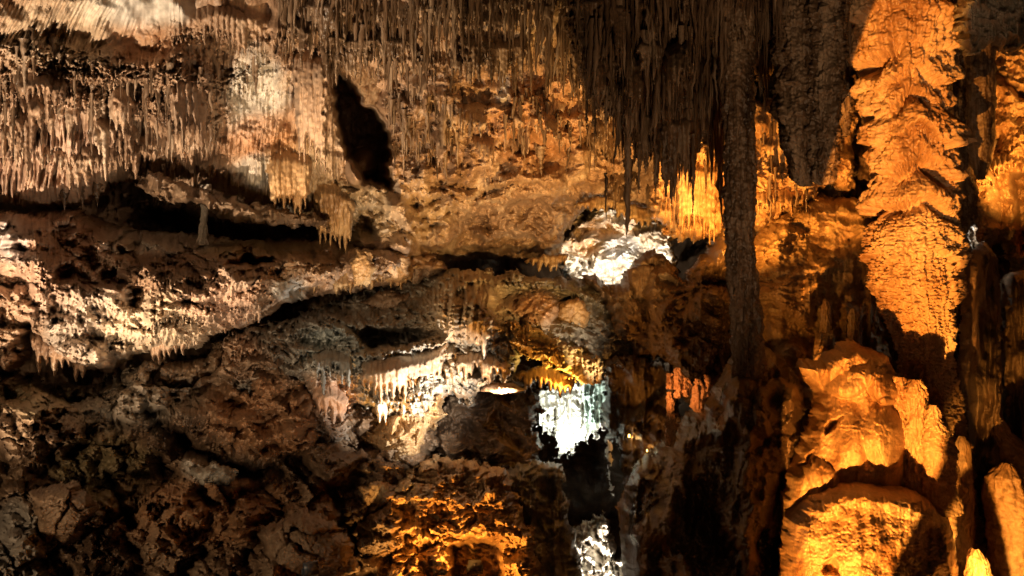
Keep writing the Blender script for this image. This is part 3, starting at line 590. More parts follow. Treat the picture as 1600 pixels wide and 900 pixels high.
C('stalactite', [(1250, -80, 8.3, 34), (1250, 60, 8.3, 32), (1250, 160, 8.3, 30), (1252, 230, 8.3, 24), (1256, 275, 8.3, 12), (1258, 292, 8.3, 2)], DRIP, 'thick dark stalactite hanging left of the two thick ones near the massive column', 'stalactite', col_disp(.03, .035, .05, .3, 14, 8), 100, 500, 'thick stalactites')
C('stalactite', [(1290, -80, 8.1, 28), (1290, 60, 8.1, 25), (1288, 160, 8.1, 22), (1287, 240, 8.1, 16), (1286, 280, 8.1, 8), (1286, 290, 8.1, 1)], DRIP, 'thick grey ridged stalactite hanging right of the dark thick one near the massive column', 'stalactite', col_disp(.03, .03, .05, .22, 15, 8), 100, 500, 'thick stalactites')
C('stalactite', [(1318, -80, 9.9, 26), (1316, 60, 9.9, 22), (1316, 150, 9.9, 14), (1316, 200, 9.9, 5), (1316, 215, 9.9, 1)], DRIP, 'brown tapering stalactite touching the left side of the massive column', 'stalactite', col_disp(.03, .03, .05, .3, 16, 8), 90, 400, 'thick stalactites')
C('stalactite', [(1530, -140, 10.2, 30), (1531, 70, 10.2, 20), (1532, 160, 10.2, 19), (1533, 230, 10.2, 17), (1533, 262, 10.2, 11), (1533, 282, 10.2, 2)], DRIP, 'blunt dark stalactite hanging in front of the bright orange wall at the right edge', 'stalactite', col_disp(.016, .015, 0, .3, 17, 7), 90, 400, 'thick stalactites')
C('stalactite', [(1517, -60, 10.6, 14), (1514, 150, 10.6, 9), (1512, 230, 10.6, 8), (1511, 272, 10.6, 2)], DRIP, 'thinner dark stalactite beside the blunt one at the right edge', 'stalactite', col_disp(.012, .01, 0, .3, 18, 6), 60, 300, 'thick stalactites')
o = relief('dark_ceiling_block', [(1492, -90), (1720, -90), (1720, 60), (1600, 75), (1560, 70), (1512, 80), (1500, 40)], [(1380, -90, 7.6), (1700, -90, 7.2), (1500, 80, 8.4), (1700, 60, 8)], [crumple(.07, 22, 16, 112), popcorn(.04, 8, 113), flutes(.08, 9, 114), lumps(.15, 40, 40, 115)], GREY, T=.9, w=20, jit=8)
tag(o, 'rough grey brown ceiling block above the right edge', 'rock mass')
C('stone_column', [(322, 288, 11.6, 8), (322, 306, 11.6, 6), (320, 330, 11.5, 4.2), (318, 352, 11.4, 4.6), (317, 368, 11.3, 6), (316, 384, 11.2, 10)], PALE, 'small pale column joining floor and roof of the dark recess', 'column', col_disp(.014, .006, 0, .3, 19, 4), 48, 160)

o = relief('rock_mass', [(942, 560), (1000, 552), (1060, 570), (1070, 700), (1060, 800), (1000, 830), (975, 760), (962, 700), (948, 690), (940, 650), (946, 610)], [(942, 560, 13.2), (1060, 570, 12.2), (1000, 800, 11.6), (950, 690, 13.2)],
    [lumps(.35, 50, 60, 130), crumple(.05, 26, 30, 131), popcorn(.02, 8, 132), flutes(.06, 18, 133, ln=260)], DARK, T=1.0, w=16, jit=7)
tag(o, 'added dark rock blocking light between the white lit chamber and the small red stalagmites', 'rock mass')  # put in to keep the chamber light off the wall behind
C('boulder', [(1408, 928, 3.8, 60), (1408, 945, 3.8, 115), (1408, 970, 3.8, 142), (1408, 1200, 3.8, 146), (1408, 1330, 3.8, 147), (1406, 1360, 3.8, 163), (1406, 2400, 3.8, 175)], BROWN, 'added tall boulder below the view, shading the dome and the far right', 'boulder', col_disp(.010, .004, 0, .3, 33, 4, wobk=.01), 64, 200)  # unseen blocker, added to keep the orange flood off the right side
# lit mound with stubby stalagmites
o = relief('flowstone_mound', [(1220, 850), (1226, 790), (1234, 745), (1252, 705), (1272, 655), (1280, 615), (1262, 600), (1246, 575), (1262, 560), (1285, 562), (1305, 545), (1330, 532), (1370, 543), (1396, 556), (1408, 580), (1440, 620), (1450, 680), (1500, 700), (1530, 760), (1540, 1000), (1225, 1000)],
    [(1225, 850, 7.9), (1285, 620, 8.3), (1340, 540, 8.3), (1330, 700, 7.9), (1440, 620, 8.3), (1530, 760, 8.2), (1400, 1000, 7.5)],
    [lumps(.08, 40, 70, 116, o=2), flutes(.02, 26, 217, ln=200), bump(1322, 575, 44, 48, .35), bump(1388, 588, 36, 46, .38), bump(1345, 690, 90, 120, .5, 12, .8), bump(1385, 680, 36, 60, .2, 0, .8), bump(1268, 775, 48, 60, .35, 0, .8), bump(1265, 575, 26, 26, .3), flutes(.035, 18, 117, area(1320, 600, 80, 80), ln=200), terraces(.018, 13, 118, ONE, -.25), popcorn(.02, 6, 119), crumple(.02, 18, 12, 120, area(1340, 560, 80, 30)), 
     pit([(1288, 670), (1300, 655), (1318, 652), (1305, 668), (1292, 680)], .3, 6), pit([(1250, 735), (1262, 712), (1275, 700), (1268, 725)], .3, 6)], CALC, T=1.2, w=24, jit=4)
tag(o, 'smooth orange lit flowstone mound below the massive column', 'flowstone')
for path, lab in (([(1405, 588, 7.8, 5), (1404, 610, 7.8, 12), (1404, 660, 7.8, 13), (1406, 715, 7.8, 12), (1406, 800, 7.9, 20)], 'knobbly lit stalagmite, leftmost of the three on the orange mound'),
                  ([(1430, 592, 7.7, 5), (1430, 612, 7.7, 15), (1432, 645, 7.7, 12), (1431, 680, 7.7, 14), (1430, 720, 7.7, 9), (1430, 810, 7.8, 20)], 'lit stalagmite, middle of the three on the orange mound'),
                  ([(1458, 632, 7.6, 2), (1459, 650, 7.6, 8), (1461, 675, 7.6, 17), (1464, 705, 7.6, 25), (1464, 730, 7.6, 18), (1466, 800, 7.7, 30)], 'bulging lit stalagmite, rightmost of the three on the orange mound')):
    C('stalagmite', path, CALC, lab, 'stalagmite', col_disp(.014, .002, .035, .09, len(lab), 6), 80, 240, 'stalagmites on the orange mound')
o = relief('flowstone_dome', [(1226, 1000), (1228, 860), (1235, 815), (1260, 785), (1300, 758), (1340, 750), (1400, 755), (1440, 765), (1475, 785), (1500, 820), (1512, 870), (1520, 1000)], [(1228, 860, 6.85), (1340, 750, 6.95), (1500, 820, 7.3), (1350, 880, 6.45), (1370, 1000, 6.35), (1228, 1000, 6.75), (1520, 1000, 7.1)],
    [lumps(.08, 60, 60, 121), terraces(.010, 11, 122, ONE, .2), popcorn(.026, 5, 123, asp=1.0), bump(1430, 790, 50, 22, .06), bump(1425, 775, 30, 14, .05), pit([(1285, 880), (1305, 870), (1312, 900), (1285, 900)], .2, 8), flutes(.02, 20, 124, ln=200)], CALC, T=1.4, w=34, jit=3)
tag(o, 'large rounded flowstone dome at the bottom, half lit orange and half in shadow', 'flowstone')
for path, lab, r in (([(1574, 722, 8.2, 4), (1570, 745, 8.2, 22), (1574, 780, 8.2, 28), (1584, 810, 8.2, 32), (1590, 1000, 8.2, 40)], 'rounded orange lit stalagmite at the right edge', .02),
                  ([(1525, 856, 7.2, 4), (1526, 870, 7.2, 13), (1530, 900, 7.2, 18), (1532, 1000, 7.2, 24)], 'small orange lit stalagmite low at the right', .01),
                  ([(1560, 655, 9.0, 4), (1562, 675, 9.0, 14), (1580, 700, 9.0, 24), (1590, 760, 9.0, 36), (1595, 1000, 9, 50)], 'dim orange stalagmite behind the rounded one at the right edge', .02),
                  ([(1502, 680, 8.4, 2), (1502, 690, 8.4, 8), (1503, 706, 8.4, 10), (1503, 760, 8.3, 14), (1503, 1000, 8.3, 20)], 'slim stalagmite just right of the orange mound', .008),
                  ([(1290, 468, 10.6, 2), (1291, 480, 10.6, 7), (1290, 512, 10.6, 8), (1290, 540, 10.6, 11), (1290, 620, 10.4, 16)], 'slim dim stalagmite on the terraced hump above the mound', .01),
                  ([(1334, 482, 10.2, 2), (1334, 492, 10.2, 7), (1335, 515, 10.2, 9), (1336, 600, 10.0, 14)], 'short stalagmite left of the foot of the massive column', .01)):
    C('stalagmite', path, CALC, lab, 'stalagmite', col_disp(r, .006, r, .12, len(lab), 6), 80, 240, 'stalagmites at the right')
for k, (a, b, c, r) in enumerate(((1046, 583, 600, 3), (1059, 574, 614, 6.5), (1072, 590, 612, 5), (1091, 592, 636, 9), (1105, 586, 612, 3.5), (1047, 612, 640, 4), (1048, 642, 690, 6.5))):
    lab = ['small red lit stalagmite at the left end of the upper row above the flowstone', 'tallest small red lit stalagmite, second from the left in the row', 'thin red lit stalagmite just right of the tallest small one', 'stoutest small red lit stalagmite in the right half of the row',
           'slim pink stalagmite at the right end of the row of small ones', 'thin orange stalagmite below the left end of the row', 'longer orange stalagmite lowest of the small ones, below the left end of the row'][k]
    C('stalagmite', [(a, b, 9.0 - k * .02, 1), (a, b + 6, 9.0, r * .5), (a + 1, (b + c) / 2, 9.0, r), (a, c, 8.97, r * .8), (a, c + 8, 8.97, r * .4)], CALC, lab, 'stalagmite', col_disp(.018, .006, .03, .1, 40 + k, 5), 40, 120, 'small red lit stalagmites')

# ------------------------------------------------------------------ draperies in the middle and fringes under ledges
curtain([(684, 432, 12.35), (725, 428, 12.2), (768, 436, 12.25)], 135, CALC, 'broad cream drapery with straight flutes, tallest in the middle of the cavern', 11, var=.35, T=.5, surf='draped_rock', off=.75, seed=3, stains=[(CREAM, .7, ONE)])
curtain([(733, 492, 11.9), (748, 484, 11.85), (770, 500, 11.9)], [40, 70, 95], PALE, 'small arched cream drapery at the right foot of the tallest drapery', 8, var=.4, T=.4, surf='draped_rock', off=.75, seed=4)
curtain([(556, 566, 11.45), (600, 560, 11.3), (650, 548, 11.4), (704, 528, 11.6)], [60, 78, 70, 60], CALC, 'long slanting drapery with dark grooves between its pale tips', 9.5, var=.5, T=.35, surf='draped_rock', off=.3, seed=5, stains=[((.50, .40, .30), .6, ONE)])
curtain([(575, 612, 11.2), (620, 604, 11.1), (665, 590, 11.2), (690, 584, 11.3)], [45, 62, 50, 30], PALE, 'short white drapery below the long slanting one', 11, var=.8, T=.35, surf='draped_rock', off=.3, seed=6)
curtain([(482, 548, 11.5), (510, 536, 11.4), (556, 545, 11.4)], [60, 80, 60], GREY, 'grey drapery left of the long slanting one', 10, var=.7, T=.35, surf='draped_rock', off=.3, seed=7, stains=[((.34, .36, .34), .6, ONE)])
curtain([(484, 600, 11.1), (515, 596, 11.0), (550, 610, 11.05)], [95, 100, 60], CALC, 'pinkish dripping mass at the lower left of the draperies', 12, var=.7, T=.4, surf='draped_rock', off=.3, seed=8, stains=[((.55, .36, .26), .7, ONE)])
curtain([(700, 548, 11.7), (750, 545, 11.6), (800, 556, 11.8)], [60, 45, 70], CALC, 'cream drapery left of the yellow lit ledge', 10, var=.7, T=.35, surf='draped_rock', off=.3, seed=9, stains=[(CREAM, .6, ONE)])
curtain([(352, 540, 10.9), (400, 530, 11.1), (470, 520, 11.6)], [50, 60, 40], TAN, 'brown fringe of drips at the left end of the middle rock mass', 9, surf='draped_rock', off=.3, seed=10)
curtain([(795, 585, 12.4), (850, 570, 12.2), (900, 590, 12.3)], [30, 40, 50], CALC, 'ragged orange fringe under the yellow lit ledge', 8, seed=11, stains=[((.55, .30, .08), .6, ONE)])
curtain([(40, 512, 9.7), (95, 520, 9.8), (150, 545, 9.9)], [60, 70, 40], TAN, 'tan fringe of drips under the left end of the shelf', 11, seed=12)
curtain([(215, 508, 10.15), (262, 500, 10.2), (318, 498, 10.3)], [60, 66, 50], TAN, 'tan fringe of drips under the middle of the shelf', 9, seed=13)
curtain([(330, 470, 10.5), (370, 462, 10.7), (425, 448, 11.0)], [50, 60, 45], TAN, 'row of pale thin drips under the right part of the shelf', 6, seed=14)
curtain([(430, 424, 11.3), (520, 424, 11.8), (600, 418, 12.2), (660, 412, 12.6)], [40, 36, 34, 36], OCHRE, 'long low ochre fringe at the right end of the shelf', 8, seed=15)
curtain([(225, 400, 10.5), (300, 396, 10.5), (355, 404, 10.75)], [26, 32, 24], TAN, 'thin golden fringe along the rim of the shelf below the recess', 5, var=.5, seed=16)
curtain([(300, 655, 9.95), (330, 652, 9.95), (352, 658, 10)], [22, 34, 20], BROWN, 'small brown fringe in the dim rock wall', 6, seed=17)
curtain([(198, 790, 9.0), (235, 794, 9.0), (275, 790, 9.1)], [40, 50, 36], BROWN, 'brown fringe of drips low in the dim rock wall', 7, seed=18)
curtain([(414, 236, 11.6), (448, 228, 11.6), (490, 240, 11.8)], [90, 95, 80], OCHRE, 'orange drapery hanging above the right end of the dark recess', 8, var=.3, seed=19, surf='cave_ceiling', stains=[((.42, .24, .11), .4, ONE)])
curtain([(488, 285, 12), (520, 280, 12), (556, 305, 12)], [95, 100, 70], OCHRE, 'tall ochre drapery beside the lower end of the dark opening', 8, var=.25, seed=20, surf='cave_ceiling')
curtain([(456, 82, 12), (480, 74, 12), (516, 86, 12)], [150, 160, 190], TAN, 'wide brown drapery left of the dark opening', 8, var=.25, seed=21, surf='cave_ceiling', stains=[((.30, .20, .13), .5, ONE)])
curtain([(262, 118, 11), (290, 108, 11), (330, 118, 11)], [110, 130, 120], TAN, 'dark brown drapery on the upper left wall', 10, var=.5, seed=22, surf='cave_ceiling', stains=[((.22, .14, .09), .7, ONE)])
curtain([(300, 10, 10), (340, 0, 10), (400, 12, 10)], [60, 90, 60], TAN, 'brown drapery high beside the bare grey patch of the ceiling', 9, var=.6, seed=23, surf='cave_ceiling')
curtain([(1050, 255, 12.2), (1080, 245, 12.1), (1128, 250, 12.1)], [110, 120, 115], CALC, 'orange lit drapery left of the slender column', 8, var=.35, seed=24)
curtain([(1186, 215, 11.9), (1215, 205, 11.8), (1250, 215, 11.9)], [60, 80, 50], CALC, 'orange lit drapery right of the slender column', 9, var=.5, seed=25)
curtain([(1176, 300, 11.9), (1225, 292, 11.9), (1280, 300, 11.8)], [50, 45, 26], CALC, 'short orange fringe over the terraced hump', 9, seed=26)
curtain([(1540, 240, 10.9), (1590, 236, 10.8), (1640, 240, 10.8)], [60, 40, 60], CALC, 'orange fringe on the wall at the right edge', 9, seed=27)
curtain([(820, 405, 14.4), (850, 398, 14.2), (890, 395, 14.2)], [26, 34, 30], OCHRE, 'brown fringe left of the brilliantly lit white rock', 9, seed=28)
curtain([(980, 420, 13.4), (1010, 412, 13.2), (1040, 420, 13.1)], [60, 70, 60], BROWN, 'brown drapery on the rock under the white lit rock', 12, var=.5, seed=29)
# staggered fused rows on the ceiling
rows = []
rr = random.Random(5)
def rowset(n, xr, yr, wr, lr, fw, lab, grp, mat=DRIP, surf='cave_ceiling', off=.05):
    made = []
    for k in range(n):
        x = rr.uniform(*xr); y = rr.uniform(*yr); wd = rr.uniform(*wr); L = rr.uniform(*lr)
        o = curtain([(x, y, 0), (x + wd / 2, y + rr.uniform(-8, 8), 0), (x + wd, y + rr.uniform(-12, 12), 0)], [L * rr.uniform(.4, 1), L, L * rr.uniform(.4, 1)], mat, None, rr.uniform(*fw), var=.85, T=.12, seed=200 + k + int(x), surf=surf, off=off + rr.uniform(0, .15), group=grp, step=1.3)
        if o: o.data.name = 'drapery'; made.append((x + wd / 2, y, L, o))
    for x, y, L, o in made:
        xs = sorted(m_[0] for m_ in made); ys = sorted(m_[1] for m_ in made); Ls = sorted(m_[2] for m_ in made); n_ = len(made)
        hx = ['at left end', 'left of middle', 'in middle', 'right of middle', 'at right end'][5 * xs.index(x) // n_]
        hy = ['high', 'fairly high', 'halfway up', 'low'][4 * ys.index(y) // n_]; hl = ['short', 'middling', 'long'][3 * Ls.index(L) // n_]
        o['label'] = f'{hl} {lab}, {hy} {hx}'
rowset(30, (430, 880), (-40, 75), (40, 90), (40, 95), (5, 9), 'fused brown stalactite row over the arch', 'fused stalactite rows over the arch')
rowset(16, (590, 860), (90, 220), (30, 70), (30, 80), (5, 8), 'fused stalactite row on the arch wall', 'fused stalactite rows on the arch wall', TAN)
rowset(16, (-40, 200), (110, 230), (50, 110), (50, 110), (9, 15), 'fused pinkish stalactite row on the left wall', 'fused stalactite rows on the left wall', TAN)
rowset(12, (880, 1010), (130, 300), (30, 60), (40, 90), (5, 8), 'fused stalactite row left of the white lit rock', 'fused stalactite rows near the white lit rock')
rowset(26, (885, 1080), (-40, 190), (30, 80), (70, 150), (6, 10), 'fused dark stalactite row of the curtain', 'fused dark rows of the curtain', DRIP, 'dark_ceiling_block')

curtain([(896, 318, 14.3), (935, 306, 14.2), (960, 308, 14.2), (1000, 322, 14.2), (1045, 330, 14.0)], [34, 22, 30, 34, 30], OCHRE, 'ragged golden fringe along the top of the white lit rock', 10, seed=30)
o = relief('flowstone', [(748, 612), (756, 602), (780, 597), (805, 600), (826, 611), (800, 616), (770, 615)], [(748, 612, 11.3), (826, 612, 11.5), (785, 598, 11.4)], [bump(787, 610, 42, 16, .25), flutes(.03, 6, 140, ln=60), popcorn(.02, 6, 141)], TAN, T=.4, w=6, jit=2)
tag(o, 'small pale domed flowstone shelf left of the white lit chamber', 'flowstone')
for k, (pts, mat, lab) in enumerate((([(868, 475), (905, 462), (925, 490), (915, 520), (880, 525), (862, 500)], OCHRE, 'round pinkish brown boulder above the yellow lit ledge'),
        ([(545, 405), (560, 388), (580, 396), (586, 430), (575, 450), (552, 446)], OCHRE, 'rounded rock knob at the right end of the shelf'), ([(598, 400), (618, 392), (640, 402), (644, 436), (622, 446), (600, 436)], CALC, 'pale rounded rock just right of the knob at the end of the shelf'),
        ([(560, 470), (600, 452), (640, 456), (650, 478), (610, 492), (570, 490)], BROWN, 'low dark boulder in the shade between shelf and draperies'), ([(100, 632), (160, 618), (190, 640), (182, 690), (130, 705), (98, 680)], GREY, 'big rounded grey boulder in the dim lower left wall'),
        ([(40, 770), (110, 750), (150, 790), (120, 850), (60, 860)], BROWN, 'large brown boulder low at the left edge'), ([(290, 740), (330, 722), (372, 738), (360, 760), (310, 762)], GREY, 'pale grey slanting slab in the dim lower wall'),
        ([(392, 830), (470, 800), (540, 830), (560, 900), (420, 920)], BROWN, 'broad smooth dark boulder at the bottom left of centre'), ([(560, 760), (600, 748), (618, 770), (600, 800), (566, 796)], OCHRE, 'brown rounded boulder left of the crumpled orange rock'))):
    cx = sum(a for a, b in pts) / len(pts); cy = sum(b for a, b in pts) / len(pts)
    sf = next((n_ for n_ in ('draped_rock', 'rock_shelf', 'lower_rock_wall') if at(n_, cx, cy) is not None), None)
    d = at(sf, cx, cy).y - .12 if sf else 12.4
    rw = max(a for a, b in pts) - min(a for a, b in pts)
    o = relief('boulder', pts, [(pts[0][0], pts[0][1], d), (pts[2][0], pts[2][1], d + .05), (pts[-1][0], pts[-1][1], d)], [bump(cx, cy, rw * .6, rw * .5, .0022 * rw), blocks(.0008 * rw, rw * .45, rw * .3, 150 + k), crumple(.02, 16, 9, 160 + k), popcorn(.018, 7, 170 + k)], mat, T=.0035 * rw + .1, w=rw * .22, jit=5)
    tag(o, lab, 'boulder')
# ------------------------------------------------------------------ stalactites
rnd = random.Random(11)
def stal_verts(r, L, seed, nth=7, nz=9, bend=.02):
    rg = np.random.RandomState(seed)
    t = np.linspace(0, 1, nz); prof = np.clip((1 - t) ** .7, 0, 1) * (.7 + .6 * rg.rand(nz)); prof[-1] = .04; prof[0] = 1.25
    th = np.linspace(0, 2 * np.pi, nth, endpoint=False) + rg.rand() * 6
    ox = np.cumsum(rg.randn(nz)) * bend * L * .35; oy = np.cumsum(rg.randn(nz)) * bend * L * .12
    X = ox[:, None] + r * prof[:, None] * (1 + .18 * rg.randn(nz, nth)) * np.cos(th); Y = oy[:, None] + r * prof[:, None] * np.sin(th)
    Z = -L * t[:, None] + 0 * X
    i = np.arange(nz - 1)[:, None] * nth; j = np.arange(nth)[None]; j2 = (j + 1) % nth
    q = np.stack([i + j, i + nth + j, i + nth + j2, i + j2], -1).reshape(-1, 4)
    return np.stack([X, Y, Z], -1).reshape(-1, 3), q
# fields: surface, polygon on the photograph, count, length px range, radius px range, extra group/label
def spots(surf, poly, n, lift=.0):
    p = np.array(poly); out = []
    tries = 0
    while len(out) < n and tries < n * 30:
        tries += 1
        x = rnd.uniform(p[:, 0].min(), p[:, 0].max()); y = rnd.uniform(p[:, 1].min(), p[:, 1].max())
        if poly_sd(np.array([[x]], np.float32), np.array([[y]], np.float32), poly)[0, 0] < 0: continue
        if rnd.random() > .25 + 1.5 * float(abs(pn(np.float32(x / 28), np.float32(y / 45), 3))) * 2: continue
        a = at(surf, x, y)
        if a is None: continue
        out.append((x, y, a))
    return out
FIELDS = [
 # surf, poly, individuals, mass, Lrange px, r range px, label, group
 ('cave_ceiling', [(430, -60), (900, -60), (900, 90), (800, 70), (700, 60), (600, 60), (520, 60), (430, 20)], 80, 420, (16, 100), (1.8, 5.5), 'thin brown stalactite over central arch', 'stalactites over the central arch'),
 ('cave_ceiling', [(-60, 40), (130, 60), (260, 120), (320, 60), (420, 40), (420, 100), (330, 200), (200, 210), (60, 200), (-60, 200)], 30, 110, (16, 80), (1.6, 5.0), 'thin tan stalactite on upper left wall', 'stalactites on the upper left wall'),
 ('cave_ceiling', [(600, 90), (720, 90), (730, 180), (700, 250), (620, 250), (600, 160)], 15, 140, (14, 60), (1.4, 4.0), 'brown stalactite right of dark opening', 'stalactites right of the dark opening'),
 ('cave_ceiling', [(780, 150), (960, 120), (980, 250), (900, 240), (800, 230)], 15, 140, (12, 50), (1.4, 3.6), 'stalactite on the golden wall', 'stalactites on the golden wall'),
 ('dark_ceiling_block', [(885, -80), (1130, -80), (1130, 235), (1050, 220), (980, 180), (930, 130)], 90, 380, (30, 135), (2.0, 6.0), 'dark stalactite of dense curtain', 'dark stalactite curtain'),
 ('dark_ceiling_block', [(1180, -60), (1330, -60), (1330, 80), (1240, 110), (1185, 90)], 14, 220, (40, 110), (2.0, 4.0), 'dark stalactite between two columns', 'dark stalactites between the columns'),
 ('flowstone_wall', [(1040, 170), (1320, 170), (1320, 270), (1060, 300)], 16, 140, (20, 75), (1.6, 4.0), 'orange stalactite behind slender column', 'orange lit stalactites'),
]
for fi, (surf, poly, ni, nm, lr, rr, lab, grp) in enumerate(FIELDS):
    if surf == 'flowstone_wall' and surf not in SURF: continue
    sp = spots(surf, poly, ni + nm)
    protos = []; indiv = []
    sizes = sorted(((rnd.random() ** 1.6) for _ in sp), reverse=True)
    big, mass_v, mass_f, off = 0, [], [], 0
    for k, (x, y, a) in enumerate(sp):
        q = sizes[k]; dep = a.y
        L = (lr[0] + (lr[1] - lr[0]) * q) / F * dep; r = (rr[0] + (rr[1] - rr[0]) * q * rnd.uniform(.7, 1.2)) / F * dep
        root = a + Vector((0, rnd.uniform(-.10, .06), .06))
        if k < ni:
            if len(protos) < 8:
                v, f = stal_verts(.03, 1.0, 1000 + fi * 50 + k, 10, 14); o = link_mesh('stalactite', v, f, DRIP); protos.append(o)
            else:
                o = protos[k % 8].copy(); COL.objects.link(o)
            o.location = root; o.scale = (r / .03, r / .03, L)
            tag(o, None, 'stalactite', grp); indiv.append((x, y, L * F / dep, o))
        else:
            v, f = stal_verts(r, L, 5000 + fi * 3000 + k, 6, 7)
            mass_v.append(v + np.array(root)); mass_f.append(f + off); off += len(v)
    if indiv:                       # say which one: how long it is and where in its field it hangs
        xs = sorted(i[0] for i in indiv); ys = sorted(i[1] for i in indiv); Ls = sorted(i[2] for i in indiv)
        for x, y, L, o in indiv:
            hx = ['at left end', 'left of middle', 'in middle', 'right of middle', 'at right end'][min(4, 5 * xs.index(x) // len(xs))]
            hy = ['high', 'mid height', 'low'][min(2, 3 * ys.index(y) // len(ys))]; q = Ls.index(L) / len(Ls)
            hl = 'short' if q < .3 else 'middling' if q < .6 else 'long' if q < .9 else 'longest'
            o['label'] = f'{hl} {lab}, {hy} {hx}'
    if mass_v:
        o = link_mesh('small_stalactites', np.vstack(mass_v), np.vstack(mass_f), DRIP)
        tag(o, 'mass of ' + ('countless small ' if True else '') + grp, 'stalactites', kind='stuff')

def single(px, py, dep, Lpx, rpx, lab, mat=DRIP, seed=0):
    if dep is None:
        a = at('cave_ceiling', px, py); dep = a.y + .02
    v, f = stal_verts(rpx / F * dep, Lpx / F * dep, 900 + seed, 14, 24); o = link_mesh('stalactite', v, f, mat)
    o.location = P(px, py, dep); tag(o, lab, 'stalactite', 'stalactites standing out')
for k, (a, b, d, L, r, lab) in enumerate([
    (983, 250, 9.4, 122, 8, 'long pointed dark stalactite in front of the brilliantly lit white rock'), (947, 270, 9.4, 75, 2.5, 'very thin stalactite left of the long pointed one over the white rock'),
    (398, 95, None, 54, 5, 'pointed brown stalactite against the bare grey patch of the upper wall'), (385, 100, None, 38, 3, 'short thin stalactite just left of the pointed one on the bare grey patch'),
    (152, 285, None, 38, 6, 'stout tan stalactite hanging over the left end of the dark recess'), (128, 290, None, 42, 4, 'thin pale stalactite left of the stout one over the recess'), (100, 298, None, 30, 6, 'short thick stalactite at the far left of the recess edge'),
    (694, 165, None, 125, 8, 'long brown stalactite hanging alone in front of the arch wall'), (876, 100, None, 40, 4, 'dark pointed stalactite at the right of the arch rows'), (862, 80, None, 40, 4, 'dark stalactite beside the pointed one at the right of the arch rows'),
    (845, 230, None, 45, 6, 'blunt golden stalactite in the middle of the golden wall'), (1085, 210, 9.3, 130, 4, 'long thin stalactite before the orange lit wall')]):
    single(a, b, d, L, r, lab, seed=k)

# ------------------------------------------------------------------ floodlights standing among the rocks
def box(bm_v, bm_f, c, s, taper=1.0):
    n = len(bm_v); x, y, z = c; a, b, h = s
    for zz, k in ((-h, 1), (h, taper)):
        for sx, sy in ((-1, -1), (1, -1), (1, 1), (-1, 1)): bm_v.append((x + sx * a * k, y + sy * b * k, z + zz))
    bm_f += [(n, n + 3, n + 2, n + 1), (n + 4, n + 5, n + 6, n + 7)] + [(n + i, n + (i + 1) % 4, n + 4 + (i + 1) % 4, n + 4 + i) for i in range(4)]
def plainmat(name, col, rough=.5, metal=0.0, emit=0):
    m = bpy.data.materials.new(name); m.use_nodes = True; b = m.node_tree.nodes['Principled BSDF']
    nz = m.node_tree.nodes.new('ShaderNodeTexNoise'); nz.inputs['Scale'].default_value = 30
    mx = m.node_tree.nodes.new('ShaderNodeMix'); mx.data_type = 'RGBA'; mx.inputs[6].default_value = (*[c * .7 for c in col], 1); mx.inputs[7].default_value = (*col, 1)
    m.node_tree.links.new(nz.outputs['Fac'], mx.inputs[0]); m.node_tree.links.new(mx.outputs[2], b.inputs['Base Color'])
    b.inputs['Roughness'].default_value = rough; b.inputs['Metallic'].default_value = metal
    if emit: b.inputs['Emission Color'].default_value = (*col, 1); b.inputs['Emission Strength'].default_value = emit
    return m
HOUSE = plainmat('grey lamp housing', (.16, .18, .21), .4, .3); GLASSB = plainmat('dark lamp glass', (.05, .05, .06), .15)
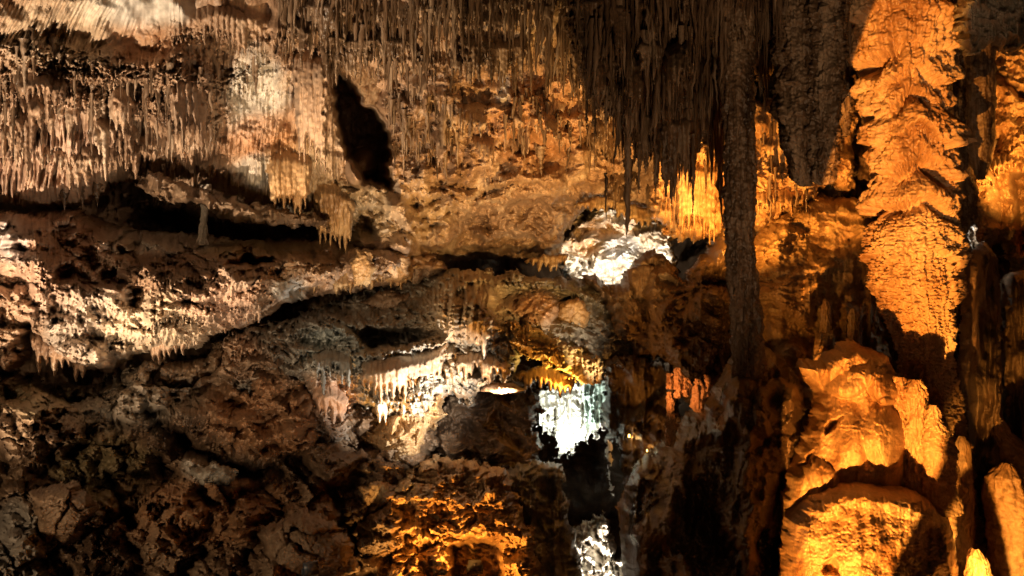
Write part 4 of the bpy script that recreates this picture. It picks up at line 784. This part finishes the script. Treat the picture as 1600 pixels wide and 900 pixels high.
def floodlight(loc, s, rz, lab, mat):
    e = bpy.data.objects.new('floodlight', None); COL.objects.link(e); e.location = loc; e.rotation_euler = (0, 0, rz); tag(e, lab, 'floodlight', 'floodlights')
    v, f = [], []; box(v, f, (0, 0, s * .9), (s, s * .35, s * .75), .9); link_mesh('housing', v, f, mat, e, smooth=False)
    v, f = [], []; box(v, f, (0, s * .37, s * .9), (s * .8, s * .03, s * .6)); link_mesh('lens', v, f, GLASSB, e, smooth=False)
    v, f = [], []; box(v, f, (-s * 1.08, 0, s * .5), (s * .06, s * .12, s * .5)); box(v, f, (s * 1.08, 0, s * .5), (s * .06, s * .12, s * .5)); box(v, f, (0, 0, -.02), (s * 1.14, s * .2, s * .06)); link_mesh('bracket', v, f, mat, e, smooth=False)
floodlight(P(485, 898, 7.3), .07, .6, 'grey floodlight half hidden at the foot of the dim rock wall', HOUSE)

GLOW = plainmat('glowing amber lamp glass', (1.0, .62, .12), .4, 0, 9)
def small_lamp(px, py, dep, s, lab):
    e = bpy.data.objects.new('cave_light', None); COL.objects.link(e); e.location = P(px, py, dep); tag(e, lab, 'lamp', 'small glowing lamps')
    v, f = [], []; box(v, f, (0, s * .5, 0), (s * .8, s * .5, s * 1.1), .85); link_mesh('housing', v, f, HOUSE, e, smooth=False)
    v, f = [], []; box(v, f, (0, -s * .06, 0), (s * .6, s * .08, s * .95), .8); link_mesh('lens', v, f, GLOW, e, smooth=False)
    lamp('POINT', e.location + Vector((0, -.06, 0)), 1.2, AMBER, radius=.02)
def over(px, py, back=.12):                       # the depth of the front-most rock at a place
    return min(a.y for a in (at(n_, px, py) for n_ in SURF) if a is not None) - back
small_lamp(983, 681, over(983, 681), .028, 'narrow glowing yellow lamp on the dark rock right of the white lit chamber')
small_lamp(1011, 704, over(1011, 704), .018, 'tiny glowing lamp lowest right beside the dark flowstone edge')
floodlight(P(742, 893, over(742, 893, .5)), .09, 0, 'black floodlight standing in the dark hollow of the crumpled orange rock', GLASSB)

# labels: where two still agree, say which from the left
from collections import defaultdict
same = defaultdict(list)
for o in sc.objects:
    if o.get('label'): same[o['label']].append(o)
ORD = ['leftmost', 'second from left', 'third from left', 'fourth from left', 'fifth from left', 'sixth from left', 'seventh from left', 'eighth from left']
for lab_, os_ in same.items():
    if len(os_) > 1:
        def ux(o):
            if o.location.length > 1e-3: return o.location.x / o.location.y
            c = o.data.vertices[0].co; return c.x / c.y
        for i_, o in enumerate(sorted(os_, key=ux)): o['label'] = lab_ + ', ' + (ORD[i_] if i_ < len(os_) - 1 else 'rightmost')
